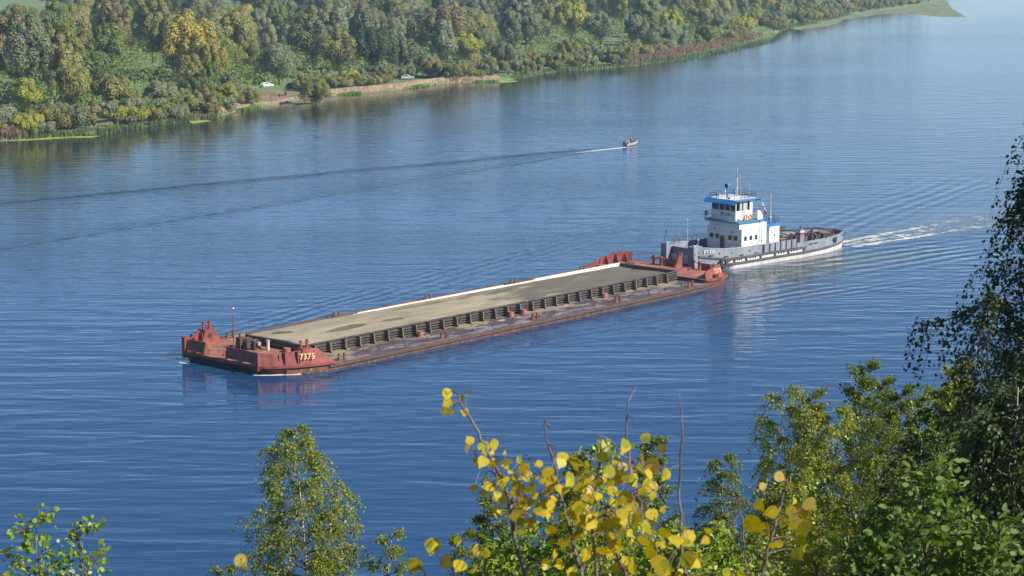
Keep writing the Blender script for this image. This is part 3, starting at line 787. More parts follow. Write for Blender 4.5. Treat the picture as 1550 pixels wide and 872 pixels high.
for x,y in ((4.6,-2.6),(5.0,2.0)): b.cyl(x,y,1.8,2.4,.18); b.cyl(x+.7,y,1.8,2.4,.18)
b.box(5.9,7.6,-2.2,-1.2,1.8,2.25); b.build('bow_fitting',M['rust'],tug)
b=MB(); b.sphere((6.9,-3.2,2.7),.55,.4,.28); b.box(6.2,7.6,-3.6,-2.8,1.8,2.45); b.build('covered_crate',M['green'],tug)
def rail(pts,z0,hh,name,m_,parent,rr=.028,rows=3,step=1.1):
    b=MB()
    for a,c in zip(pts,pts[1:]):
        A=Vector((a[0],a[1],0)); C=Vector((c[0],c[1],0)); L=(C-A).length; n=max(1,round(L/step))
        for i in range(n+1):
            p=A+(C-A)*i/n; b.cyl(p.x,p.y,z0,z0+hh,rr,5)
        for k in range(rows):
            z=z0+hh*(k+1)/rows; b.tube([(A.x,A.y,z),(C.x,C.y,z)],rr,5)
    return b.build(name,m_,parent)
rail([(1.0,3.5),(4,4.4),(9,4.6),(13,4.6)],3.2,.75,'deck_railing',M['darksteel'],tug)
rail([(9.2,-4.55),(12.1,-4.6)],3.05,.55,'deck_railing',M['darksteel'],tug,rr=.03,rows=2,step=1.0)
rail([(14.7,-3.9),(18.4,-3.9)],2.2,1.0,'deck_railing',M['lightgrey'],tug,rr=.03,rows=2,step=1.0)
# deck house
house=MB()
house.box(9.0,13.2,-2.9,2.9,1.70,6.28)
ho=house.build('deck_house',M['white'],tug)
# lower side block of the house with a sloped shoulder
b=MB(); 
prof=[(9.02,1.7),(14.6,1.7),(14.6,6.0),(13.6,6.0),(12.9,5.75),(12.2,5.45),(9.02,5.35)]
for s,y0,y1 in ((-1,-3.35,-2.9),(1,2.9,3.35)):
    n0=len(b.v); b.v+=[(x,y0,z) for x,z in prof]+[(x,y1,z) for x,z in prof]; n=len(prof)
    b.f.append(tuple(n0+i for i in range(n))); b.f.append(tuple(n0+n+i for i in reversed(range(n))))
    for i in range(n): b.f.append((n0+i,n0+(i+1)%n,n0+n+(i+1)%n,n0+n+i))
b.build('side_casing',M['white'],ho)
b=MB(); b.box(13.2,14.6,-2.9,2.9,1.7,6.0); b.build('aft_casing',M['white'],ho)
def window(x,y,z,w,h,axis,parent,glass='glass',fr='lightgrey',sgn=-1):
    f=MB(); g=MB(); t=.06; k=.035
    if axis=='x': # on a wall of constant x (faces -x)
        f.box(x-k,x+.001,y-w/2-t,y+w/2+t,z-h/2-t,z-h/2); f.box(x-k,x+.001,y-w/2-t,y+w/2+t,z+h/2,z+h/2+t)
        f.box(x-k,x+.001,y-w/2-t,y-w/2,z-h/2,z+h/2); f.box(x-k,x+.001,y+w/2,y+w/2+t,z-h/2,z+h/2)
        g.box(x-.012,x-.003,y-w/2,y+w/2,z-h/2,z+h/2)
    else:
        a,b_=(y-k,y+.001) if sgn<0 else (y-.001,y+k)
        f.box(x-w/2-t,x+w/2+t,a,b_,z-h/2-t,z-h/2); f.box(x-w/2-t,x+w/2+t,a,b_,z+h/2,z+h/2+t)
        f.box(x-w/2-t,x-w/2,a,b_,z-h/2,z+h/2); f.box(x+w/2,x+w/2+t,a,b_,z-h/2,z+h/2)
        g.box(x-w/2,x+w/2,(y-.012 if sgn<0 else y+.003),(y-.003 if sgn<0 else y+.012),z-h/2,z+h/2)
    o=f.build('window',M[fr],parent); g.build('pane',M[glass],o); return o
for y in (-2.2,-1.15,1.35,2.45): window(9.0,y,3.95,.68,.62,'x',ho)
window(9.0,.35,3.6,.42,.5,'x',ho)
dd=MB(); dd.box(8.93,8.998,-.05,.75,1.9,4.1); do=dd.build('door',M['rust'],ho); q=MB(); q.box(8.90,8.928,.55,.62,2.9,3.1); q.build('handle',M['lightgrey'],do)
for x in (9.85,11.05,12.25): window(x,-3.35,3.95,.55,.66,'y',ho)
for x in (9.85,11.05,12.25): window(x,3.35,3.95,.55,.66,'y',ho,sgn=1)
b=MB(); b.sphere((8.9,1.9,5.1),.12); b.sphere((8.9,-1.4,4.9),.1); b.build('wall_lamp',M['blue'],ho)
b=MB(); b.tube([(13.0,-3.4,3.2),(13.0,-3.45,5.6)],.035,6); b.tube([(13.5,-3.4,3.2),(13.5,-3.45,5.6)],.035,6)
for i in range(7): b.tube([(13.0,-3.42,3.3+i*.35),(13.5,-3.42,3.3+i*.35)],.02,5)
b.build('wall_ladder',M['lightgrey'],ho)
for s in (-1,1):
    b=MB(); b.box(9.05,14.6,min(s*3.352,s*3.39),max(s*3.352,s*3.39),5.28,5.36) ; b.build('wall_moulding',M['white'],ho)
# bridge deck
xs=[(7.9,-2.7),(8.3,-3.3),(14.2,-3.4),(14.6,-2.6),(14.6,2.6),(14.2,3.4),(8.3,3.3),(7.9,2.7)]
b=MB(); b.loft([[(x,y,6.282) for x,y in xs],[(x,y,6.50) for x,y in xs]]); bd=b.build('bridge_deck',M['blue'],ho)
b=MB(); b.loft([[(x*.985+.16,y*.97,6.502) for x,y in xs],[(x*.985+.16,y*.97,6.53) for x,y in xs]]); b.build('green_deck_paint_sheet',M['green'],bd)
b=MB(); b.wall([(13.8,-3.3),(13.5,-3.32),(13.1,-3.35),(12.5,-3.38)],[6.8,7.4,7.8,7.95],[6.53]*4,.05,0,inn=(0,1)); b.build('bridge_wing_screen',M['white'],ho)
b=MB(); b.wall([(13.7,3.3),(13.1,3.35),(12.5,3.38)],[6.7,7.2,7.8],[6.53,6.53,6.53],.05,0,inn=(0,-1)); b.build('bridge_wing_screen',M['white'],ho)
rail([(8.3,3.25),(8.0,2.8),(8.0,2.2)],6.53,1.0,'bridge_railing',M['lightgrey'],ho,step=.6)
rail([(9.0,-3.25),(12.5,-3.3)],6.53,.95,'bridge_railing',M['lightgrey'],ho,step=1.1)
rail([(8.1,3.25),(12.5,3.3)],6.53,.95,'bridge_railing',M['lightgrey'],ho,step=1.1)
for z in (2.9,4.75,5.6):
    b=MB(); b.box(8.985,8.999,-2.88,2.88,z,z+.03); b.build('weld_seam',M['grey'],ho)
rail([(8.25,-3.1),(8.0,-2.7),(8.0,-1.9)],6.53,.95,'bridge_railing',M['lightgrey'],ho,step=.6)
# wheelhouse
wh=MB(); X0,X1,Y0,Y1=8.75,12.5,-2.35,2.35; ZS,ZT=7.95,9.35
wh.box(X0,X1,Y0,Y1,6.532,ZS)
who=wh.build('wheelhouse',M['white'],tug)
b=MB(); b.box(X0-.03,X1+.02,Y0-.03,Y1+.03,ZT-.08,ZT+.16); 
def post(x,y,dx=.12,dy=.12): b.box(x-dx/2,x+dx/2,y-dy/2,y+dy/2,ZS,ZT-.08)
for y in (Y0+.06,-1.25,-.2,.9,Y1-.06): post(X0+.06,y)
for x in (9.75,10.05,10.95,11.25,X1-.06): post(x,Y0+.06); post(x,Y1-.06)
for y in (-.8,.8): post(X1-.06,y)
b.box(11.9,X1,Y0+.01,Y0+.1,ZS,ZT-.08)
b.build('window_frame',M['white'],who)
g=MB(); g.box(X0+.05,X0+.06,Y0+.1,Y1-.1,ZS,ZT-.08); g.build('front_windscreen',M['clear'],who)
g=MB(); g.box(X0+.1,X1-.1,Y0+.05,Y0+.06,ZS,ZT-.08); g.build('side_glazing',M['clear'],who)
g=MB(); g.box(X0+.1,X1-.1,Y1-.06,Y1-.05,ZS,ZT-.08); g.build('side_glazing',M['clear'],who)
g=MB(); g.box(X1-.06,X1-.05,Y0+.1,Y1-.1,ZS,ZT-.08); g.build('rear_glazing',M['clear'],who)
g=MB(); g.box(X0+.3,X0+1.0,-1.6,1.6,ZS+.002,ZS+.35); g.box(10.6,11.1,-.3,.3,ZS+.002,ZS+.9); g.build('control_console',M['darksteel'],who)
g=MB(); g.box(10.4,10.8,Y0-.03,Y0-.005,6.6,ZS+1.2); g.build('side_door',M['lightgrey'],who)
flat_text('painted_name','РТ-312',.66,M['black'],who,(X0-.02,-.45,7.35),(0,-1,0),(0,0,1))
b=MB()
for y in (-1.9,.35,1.25): b.box(X0-.018,X0-.001,y-.02,y+.02,6.6,7.9)
b.build('panel_seam',M['grey'],who)
# roof + visor
b=MB(); b.box(8.25,13.3,-2.85,2.85,9.512,9.66); ro=b.build('roof',M['white'],who)
b=MB(); b.box(8.25,13.3,-2.93,-2.852,9.48,9.70); b.box(8.25,13.3,2.852,2.93,9.48,9.70); b.build('roof_edge_band',M['blue'],ro)
b=MB(); b.box(13.0,13.6,-2.95,-2.5,9.3,9.5) ; b.build('roof_corner_box',M['black'],ro)
b=MB(); b.hexa([(7.55,-2.75,9.10),(7.60,-2.75,9.06),(7.60,2.95,9.06),(7.55,2.95,9.10),(8.15,-2.9,9.68),(8.245,-2.9,9.60),(8.245,2.95,9.60),(8.15,2.95,9.68)]); b.build('visor',M['blue'],ro)
b=MB()
for i in range(8): b.box(7.5,8.2,-2.6+i*.75,-2.56+i*.75,9.0,9.06)
b.build('visor_rib',M['blue'],ro)
rail([(12.9,-2.6),(12.9,2.6),(9.0,2.6)],9.66,.85,'roof_railing',M['darksteel'],ro,step=1.0)
rail([(11.2,-2.6),(12.9,-2.6)],9.66,.85,'roof_railing',M['darksteel'],ro,step=1.0)
rail([(9.6,-2.6),(11.2,-2.6)],9.66,.85,'roof_railing',M['darksteel'],ro,step=.8)
b=MB(); b.cyl(10.9,-1.4,9.662,11.6,.03,6); b.cyl(12.3,-1.9,9.662,11.9,.03,6); b.cyl(9.0,-1.9,9.662,10.5,.06,6); b.build('whip_aerial',M['lightgrey'],ro)
rail([(8.6,2.6),(8.6,1.2)],9.66,.7,'roof_railing',M['darksteel'],ro,step=1.0)
b=MB(); b.cyl(9.5,0,9.662,11.1,.14,10); slm=b.build('searchlight_post',M['blue'],ro)
b=MB(); b.tube([(9.85,0,11.55),(9.25,0,11.5)],[.30,.36],16); b.build('searchlight',M['blue'],slm)
b=MB(); b.tube([(9.245,0,11.5),(9.20,0,11.5)],.29,16); b.build('lens',M['glass'],slm)
b=MB(); b.tube([(11.65,0,9.66),(11.65,0,12.6),(11.65,0,14.2)],[.13,.09,.03],8)
b.tube([(11.65,-.6,12.75),(11.65,.6,12.75)],.04,6); b.tube([(11.65,-.35,13.2),(11.65,.35,13.2)],.03,6); b.tube([(11.2,0,12.4),(12.1,0,12.4)],.03,6)
for i in range(9): b.tube([(11.5,-.13,10.1+i*.3),(11.5,.13,10.1+i*.3)],.02,4)
mo=b.build('mast',M['lightgrey'],ro)
for y,z in ((-.6,12.85),(.6,12.85),(0,13.5)):
    q=MB(); q.cyl(11.6,y,z,z+.22,.09,8); q.build('navigation_light',M['lightgrey'],mo)
b=MB(); b.cyl(8.9,1.6,9.66,10.7,.05); b.box(8.8,9.2,.9,1.1,9.662,10.3); b.box(8.7,9.0,-1.2,-.8,9.662,9.95); b.cyl(10.4,1.2,9.662,10.4,.06); b.sphere((10.4,1.2,10.5),.18); b.build('horn_and_aerial',M['lightgrey'],ro)
b=MB(); b.sphere((12.2,.9,10.2),.28); b.cyl(12.2,.9,9.662,10.1,.08); b.build('radar_dome',M['blue'],ro)
# engine casing / funnel block aft of the house
b=MB(); b.box(15.6,17.9,-3.1,-.9,1.7,5.12); b.box(15.6,17.9,.9,3.1,1.7,5.12); fb=b.build('engine_casing',M['white'],tug)
b=MB(); b.box(14.62,17.95,-3.16,3.16,5.125,5.55); b.build('blue_band_deck',M['blue'],fb)
b=MB(); b.box(14.66,15.58,-2.3,-2.2,1.75,4.9); b.build('pale_green_door',M['palegreen'],fb)
b=MB(); b.cyl(0,0,0,.03,.18,14); o=b.build('porthole',M['black'],fb); o.rotation_euler=(math.pi/2,0,0); o.location=(16.8,-3.102,3.8)
rail([(14.8,-3.0),(17.8,-3.0),(17.8,3.0),(14.8,3.0)],5.552,.95,'casing_railing',M['darksteel'],fb,step=1.0)
b=MB(); b.tube([(17.3,-1.8,5.552),(17.3,-1.8,7.6),(17.3,-1.8,10.0)],[.13,.10,.06],8); b.build('aft_mast',M['lightgrey'],fb)
b=MB(); b.cyl(16.6,-.8,5.552,8.9,.035,6); fs_=b.build('flagstaff',M['lightgrey'],fb)
for i,(nm,mm) in enumerate((('flagwhite','w'),('flagblue','b'),('flagred','r'))):
    f=MB()
    for k in range(6):
        x0=16.62+k*.11; x1=x0+.11; y0=-.8-.10*math.sin(k*1.2)-k*.03; y1=-.8-.10*math.sin((k+1)*1.2)-(k+1)*.03
        za=8.5-i*.32-k*.2; zb=8.5-i*.32-(k+1)*.2
        f.hexa([(x0,y0,za-.32),(x1,y1,zb-.32),(x1,y1+.015,zb-.32),(x0,y0+.015,za-.32),(x0,y0,za),(x1,y1,zb),(x1,y1+.015,zb),(x0,y0+.015,za)])
    f.build('flag_stripe',M[nm],fs_)
b=MB(); b.sphere((17.0,-2.0,6.2),.3); b.cyl(17.0,-2.0,5.552,6.0,.1); b.box(15.6,16.2,1.2,2.0,5.552,6.2); b.build('casing_fitting',M['cyan'],fb)
# aft deck gear
b=MB(); b.torus((19.6,.6,2.9),(1,0,0),.55,.10,20,8); b.box(19.3,19.9,-.4,1.6,1.75,2.2); b.box(19.4,19.8,-1.5,-.7,1.75,3.0); b.build('towing_winch',M['cyan'],tug)
b=MB(); b.tube([(20.5,-3.6,1.7),(20.5,-3.4,3.2),(20.5,0,3.7),(20.5,3.4,3.2),(20.5,3.6,1.7)],.09,8); b.tube([(24.8,-3.7,1.7),(24.8,-3.4,2.9),(24.8,0,3.3),(24.8,3.4,2.9),(24.8,3.7,1.7)],.09,8); b.tube([(31.2,-3.4,1.7),(31.2,-2.8,2.8),(31.2,0,3.1),(31.2,2.8,2.8),(31.2,3.4,1.7)],.09,8); b.build('towing_arch',M['rust'],tug)
b=MB()
for i in range(40):
    x=18.8+random.random()*13; y=-2.9+random.random()*6.0; b.box(x,x+.3+random.random()*.7,y,y+.3+random.random()*.6,1.68,1.9+random.random()*.8)
b.build('deck_gear',M['darksteel'],tug)
b=MB()
for i in range(12):
    x=20+random.random()*11; y=-2.0+random.random()*4.2; b.cyl(x,y,1.68,2.1+random.random()*.6,.16+random.random()*.15,10)
b.build('deck_drum',M['rust'],tug)
b=MB(); b.torus((27.5,-.4,1.95),(0,0,1),.6,.12,18,6); b.torus((27.5,-.4,2.12),(0,0,1),.5,.12,18,6); b.build('rope_coil',M['rope'],tug)
rail([(18.2,4.65),(22,4.65),(26,4.45)],2.45,.9,'deck_railing',M['darksteel'],tug,rr=.06,step=1.4)
b=MB(); b.box(18.2,28.5,4.45,4.56,2.42,3.15); b.build('far_bulwark_screen',M['darksteel'],tug)
fn_=MB(); fn_.box(21.1,22.0,-4.55,-3.7,1.75,3.4); fn_.box(21.15,21.95,-4.5,-3.75,4.06,4.3); fo=fn_.build('exhaust_vent',M['grey'],tug)
for i,mm in enumerate(('flagred','flagblue','flagwhite')):
    q=MB(); q.box(21.08,22.02,-4.57,-3.68,3.402+i*.22,3.402+(i+1)*.22-.002); q.build('colour_band',M[mm],fo)
b=MB(); b.tube([(21.6,-4.1,4.3),(21.6,-4.1,4.6),(21.8,-4.1,4.75)],.09,8); b.build('exhaust_pipe',M['black'],fo)
b=MB(); b.box(24.0,24.28,-4.35,-4.1,1.7,4.0); b.box(23.2,24.3,-4.3,-4.15,3.5,3.7); b.build('black_mooring_post',M['black'],tug)
b=MB(); b.box(24.6,25.0,-4.5,-3.9,1.7,2.6); b.build('black_mooring_post',M['black'],tug)
# tyres and life rings hang on the tug: things of their own
def hang(name,mk,mat_,x,y,z,label,cat,group):
    b=MB(); mk(b); o=b.build(name,mat_,None,smooth=True); o.location=wp_(x,y,z); o.rotation_euler=(0,0,TRZ); return tag(o,label,cat,group)
def tyre(R0,r): return lambda b: b.torus((0,0,0),(0,1,0),R0,r,24,10)
hang('tyre_fender',tyre(.52,.20),M['black'],3.3,-(hw(3.3)+.45),1.15,'large black tyre fender at the tug bow beside the barge corner','tyre','tyre fenders on the tug')
hang('tyre_fender',tyre(.32,.14),M['black'],30.2,-(hw(30.2)+.18),1.75,'smaller black tyre fender hanging near the tug stern','tyre','tyre fenders on the tug')
def ring(b): b.torus((0,0,0),(0,1,0),.30,.095,24,8)
def wring(b): 
    for k in range(4):
        t0=k*math.pi/2+.6
        pts=[(.30*math.cos(t0+i*.08),0,.30*math.sin(t0+i*.08)) for i in range(2)]
        b.tube(pts,.10,8)
for i,(x,y,z,rz,lb) in enumerate(((9.75,-3.42,7.15,0,'orange life ring on the wheelhouse side, the one nearer the bow'),(10.75,-3.42,7.08,0,'orange life ring on the wheelhouse side, the one nearer the stern'),(8.0,2.75,7.35,R(65),'dark red life ring on the front left corner of the wheelhouse deck'))):
    b=MB(); ring(b); o=b.build('life_ring',M['orange'] if i<2 else M['red'],None,smooth=True); o.location=wp_(x,y,z); o.rotation_euler=(0,0,TRZ+rz); tag(o,lb,'life ring','life rings around the wheelhouse')
    q=MB(); wring(q); q.build('white_band',M['white'],o,smooth=True)
# mooring ropes between barge and tug
def bw_(x,y,z): return BO+Vector((x*math.cos(BRZ)-y*math.sin(BRZ),x*math.sin(BRZ)+y*math.cos(BRZ),z))
def cable(a,c,sag,rr,label):
    pts=[a.lerp(c,i/10)-Vector((0,0,sag*4*(i/10)*(1-i/10))) for i in range(11)]
    b=MB(); b.tube([p-a for p in pts],rr,6); o=b.build('mooring_cable',M['darksteel'],None,loc=a); tag(o,label,'cable','mooring cables between barge and tug')
cable(bw_(84.8,-1.2,1.9),wp_(6.0,-4.95,1.9),.15,.035,'dark mooring cable from the barge corner to the side of the tug')
cable(bw_(85.5,3.6,2.3),wp_(.2,-2.4,3.3),.1,.035,'short dark mooring cable from the barge post to the tug bow')

# ------------------------------------------------------------------ MOTORBOAT
mbp=at(946,221); MRZ=math.atan2(.75,.66)
boat=empty('motorboat',mbp,MRZ,'small white open motorboat speeding right with a foamy trail','boat')
h=MB()
def sec(x,w,zk,zg): return [(x,-w,zg),(x,-w*.8,zk+.15),(x,0,zk),(x,w*.8,zk+.15),(x,w,zg)]
secs=[sec(0,.78,-.1,.62),sec(1.5,.85,-.05,.68),sec(3.0,.75,.05,.80),sec(4.1,.42,.25,.98),sec(4.8,.05,.75,1.12)]
for s in secs: h.v+=s
for i in range(4):
    for j in range(4): h.f.append((i*5+j,i*5+j+1,i*5+j+6,i*5+j+5))
h.f.append((0,1,2,3,4)); h.build('hull',M['lightgrey'],boat)
b=MB()
b.v=[(0,-.7,.35),(0,.7,.35),(1.5,.78,.38),(1.5,-.78,.38),(3.0,-.68,.45),(3.0,.68,.45)]; b.f=[(0,1,2,3),(3,2,5,4)]; b.build('floor',M['darksteel'],boat)
b=MB(); b.hexa([(3.0,-.74,.79),(4.7,-.06,1.10),(4.7,.06,1.10),(3.0,.74,.79),(3.0,-.72,.84),(4.7,-.05,1.14),(4.7,.05,1.14),(3.0,.72,.84)]); b.build('foredeck',M['rust'],boat)
b=MB(); b.box(.9,1.3,-.74,.74,.5,.62); b.build('bench',M['bark'],boat)
b=MB(); b.box(2.0,2.35,-.74,.74,.5,.62); b.build('bench',M['bark'],boat)
b=MB(); b.box(-.45,-.05,-.2,.2,.62,1.1); b.box(-.35,-.15,-.08,.08,-.3,.65); b.build('outboard_motor',M['black'],boat)
# people are lofted as single skins around a simple skeleton
def skin_person(name,joints,edges,rad,mat_,loc,rz,label,group=None,cat='person'):
    me=bpy.data.meshes.new(name); me.from_pydata([Vector(j) for j in joints],edges,[]); o=bpy.data.objects.new(name,me); COL.objects.link(o)
    md=o.modifiers.new('s','SKIN'); 
    for i,r in enumerate(rad):
        v=me.skin_vertices[0].data[i]; v.radius=(r,r) if not isinstance(r,tuple) else r
    me.skin_vertices[0].data[0].use_root=True
    o.modifiers.new('ss','SUBSURF').levels=1
    bpy.context.view_layer.update()
    m2=bpy.data.meshes.new_from_object(o.evaluated_get(bpy.context.evaluated_depsgraph_get()))
    bpy.data.objects.remove(o)
    m2.materials.clear(); m2.materials.append(mat_)
    for p in m2.polygons: p.use_smooth=True
    o=bpy.data.objects.new(name,m2); COL.objects.link(o); o.location=loc; o.rotation_euler=(0,0,rz)
    return tag(o,label,cat,group)
M['skin']=plain('skin',(.5,.28,.19,1),.6); M['jeans']=plain('dark_trousers',(.03,.035,.06,1),.8); M['redjacket']=plain('red_jacket',(.55,.03,.04,1),.8)
M['whitecloth']=plain('white_shirt',(.75,.73,.70,1),.8); M['darkcloth']=plain('dark_jacket',(.025,.028,.035,1),.8); M['hair']=plain('dark_hair',(.03,.02,.015,1),.8)
SIT=[(0,0,.1),(0,0,.35),(0,0,.55),(.02,0,.68),(.03,0,.84),(.1,.18,.02),(.48,.2,.05),(.5,.2,-.38),(.62,.2,-.42),(.1,-.18,.02),(.48,-.2,.05),(.5,-.2,-.38),(.62,-.2,-.42),(0,.24,.52),(.1,.3,.25),(.38,.22,.2),(0,-.24,.52),(.05,-.32,.25),(-.25,-.3,.15)]
SITE=[(0,1),(1,2),(2,3),(3,4),(0,5),(5,6),(6,7),(7,8),(0,9),(9,10),(10,11),(11,12),(2,13),(13,14),(14,15),(2,16),(16,17),(17,18)]
SITR=[.17,.17,.17,.07,.11,.10,.08,.06,.05,.10,.08,.06,.05,.07,.055,.04,.07,.055,.04]
STA=[(0,0,.95),(0,0,1.2),(0,0,1.42),(.01,0,1.52),(.02,0,1.68),(0,.1,.9),(.02,.12,.5),(0,.13,.06),(.14,.14,.03),(0,-.1,.9),(.03,-.12,.5),(0,-.13,.06),(.14,-.14,.03),(0,.2,1.4),(.02,.27,1.12),(.1,.25,.86),(0,-.2,1.4),(.02,-.27,1.12),(.1,-.25,.86)]
STR=[.15,.15,.15,.06,.105,.09,.07,.055,.045,.09,.07,.055,.045,.065,.05,.04,.065,.05,.04]
def clothe(p,joints,sel,scale,mat_,name):
    # a garment piece: skin-like shell made of tapered tubes around the chosen bones
    b=MB()
    for (a,c,ra,rc) in sel: b.tube([joints[a],joints[c]],[ra,rc],10)
    return b.build(name,mat_,p,smooth=True)
def person(kind,loc,rz,top,bottom,label,group=None):
    J,Rr=(SIT,SITR) if kind=='sit' else (STA,STR)
    p=skin_person('person',J,SITE,Rr,M['skin'],loc,rz,label,group)
    clothe(p,J,[(0,1,.20,.20),(1,2,.21,.20),(2,13,.14,.09),(13,14,.09,.075),(14,15,.075,.06),(2,16,.14,.09),(16,17,.09,.075),(17,18,.075,.06)],1,top,'jacket')
    clothe(p,J,[(0,5,.13,.115),(5,6,.115,.09),(6,7,.09,.075),(0,9,.13,.115),(9,10,.115,.09),(10,11,.09,.075)],1,bottom,'trousers')
    q=MB(); c=Vector(J[4])+Vector((-.02,0,.04)); q.sphere(c,.125,.12,.12); q.build('hair',M['hair'],p,smooth=True)
    return p
cr,sr=math.cos(MRZ),math.sin(MRZ)
def bpos(x,y,z): return mbp+Vector((x*cr-y*sr,x*sr+y*cr,z))
pr=person('sit',bpos(2.15,0,.72),MRZ,M['redjacket'],M['jeans'],'person in a red hooded jacket sitting in the moving motorboat')
q=MB(); q.tube([(.0,0,.62),(.02,0,.86),(-.02,0,1.05)],[.17,.16,.03],10); q.build('hood',M['redjacket'],pr,smooth=True)

# ------------------------------------------------------------------ FAR BANK
SHORE=[(-420,-250),(-260,150),(-160,400)]+[tuple(at(px,py)[:2]) for px,py in ((0,212),(60,208),(150,205),(230,190),(330,178),(370,165),(430,157),(500,145),(590,138),(680,125),(760,124),(830,110),(960,100),(1040,90),(1165,62),(1180,48),(1200,42),(1290,22),(1400,6),(1430,0))]+[(430,1800),(650,2300),(1300,3300),(2000,4150)]
SH=[Vector((x,y,0)) for x,y in SHORE]
# resample finely and smooth a little
pts=[]
for a,b in zip(SH,SH[1:]):
    n=max(1,int((b-a).length/6)) if b.y<1700 and b.y>100 else 4
    for i in range(n): pts.append(a.lerp(b,i/n))
pts.append(SH[-1])
for _ in range(2): pts=[pts[0]]+[(pts[i-1]+pts[i]*2+pts[i+1])/4 for i in range(1,len(pts)-1)]+[pts[-1]]
NRM=Vector((-.90,.43,0)).normalized()
def inland(x,y):
    # signed distance from the shoreline along a line of constant y-ish direction
    for a,b in zip(pts,pts[1:]):
        # solve a+(b-a)u + NRM*o = p
        d=b-a; det=d.x*NRM.y-d.y*NRM.x
        if abs(det)<1e-9: continue
        px,py=x-a.x,y-a.y
        u=(px*NRM.y-py*NRM.x)/det
        if 0<=u<=1: return (d.x*py-d.y*px)/det
    return None
def gz(o): 
    prof=[(-6,-.8),(0,-.02),(1.2,.45),(4,.85),(15,1.1),(60,1.4),(250,2),(1200,4),(4000,6)]
    for (a,b),(c,d) in zip(prof,prof[1:]):
        if o<=c: return b+(d-b)*(max(o,a)-a)/(c-a)
    return 6
OFF=[-6,0,1.2,4,9,15,30,60,120,250,600,1200,2600]
v=[];f=[]
for i,p in enumerate(pts):
    for j,o in enumerate(OFF):
        q=p+NRM*o+Vector((random.uniform(-.5,.5),random.uniform(-.5,.5),0))*(1 if 0<=o<10 else 0)
        v.append((max(q.x,-2580),min(q.y,4180),gz(o)+(random.uniform(-.1,.1) if 0<o<100 else 0)))
k=len(OFF)
for i in range(len(pts)-1):
    for j in range(k-1): a=i*k+j; f.append((a,a+1,a+k+1,a+k))
m,nt,b=newmat('floodplain_grass'); wp=worldpos(nt)
n1=noise(nt,wp,(1,1,1),.05,4,.6); n2=noise(nt,wp,(1,1,1),.6,4,.6)
col=mix(nt,n1.step(.4,.6),(.13,.22,.08,1),(.16,.23,.08,1)); col=mix(nt,n2.step(.45,.65)*.5,col,(.12,.11,.05,1)); nt.links.new(col,b.inputs['Base Color']); b.inputs['Roughness'].default_value=.9
s=MB(); s.v=v; s.f=f; tag(s.build('ground_far_bank',m,smooth=True),'low green floodplain behind the wooded far bank','ground',kind='structure')
# eroded sandy bank
m,nt,b=newmat('eroded_sand_bank'); wp=worldpos(nt)
n1=noise(nt,wp,(1,1,1),.5,5,.65); n2=noise(nt,wp,(1,1,2.5),1.7,5,.65)
col=mix(nt,n1.step(.42,.62),(.33,.22,.145,1),(.20,.14,.09,1)); col=mix(nt,n2.step(.50,.60),col,(.085,.08,.04,1)); nt.links.new(col,b.inputs['Base Color']); b.inputs['Roughness'].default_value=.95
s=MB(); prev=None
def pxof(p):
    zc=p.y*math.cos(TH)-(p.z-CH)*math.sin(TH); return (CX+F*p.x/zc, CY-F*(p.y*math.sin(TH)+(p.z-CH)*math.cos(TH))/zc)
sv=[];sf=[];rows=0
for i in range(len(pts)-1):
    for sub in range(4):
        p=pts[i].lerp(pts[i+1],sub/4); X_,Y_=pxof(p)
        if not 335<X_<762 or p.y<500: continue
        wide=(27 if 380<X_<474 else 2.2)*(1-max(0,(X_-690)/90))*(.6+.5*math.sin(X_*.09)**2)*(min(1,(X_-335)/20)); wide=max(wide,.5)
        j_=random.uniform(-.5,.5)+.7*math.sin(X_*.13); hs_=random.uniform(.8,1.1)*(1-.35*max(0,(X_-640)/150)-.15*math.sin(X_*.07))
        fl=.55 if 370<X_<460 else 1.0
        prof=[(-1.0,-.15),(.4+j_*.4,.12),(1.0+j_*.6,.40*hs_*fl),(1.35+j_,1.5*hs_*fl+.1),(1.9+j_,1.7*fl+.15),(1.9+wide*.5,1.7*fl+.2),(1.9+wide,1.0)]
        for o,z in prof: q=p+NRM*o; sv.append((q.x,q.y,z))
        rows+=1
for i in range(rows-1):
    for j in range(6): a=i*7+j; sf.append((a,a+1,a+8,a+7))
s.v=sv; s.f=sf; tag(s.build('sand_bank',m,smooth=False),'crumbling pale sand bank at the water edge of the far shore','bank',kind='structure')

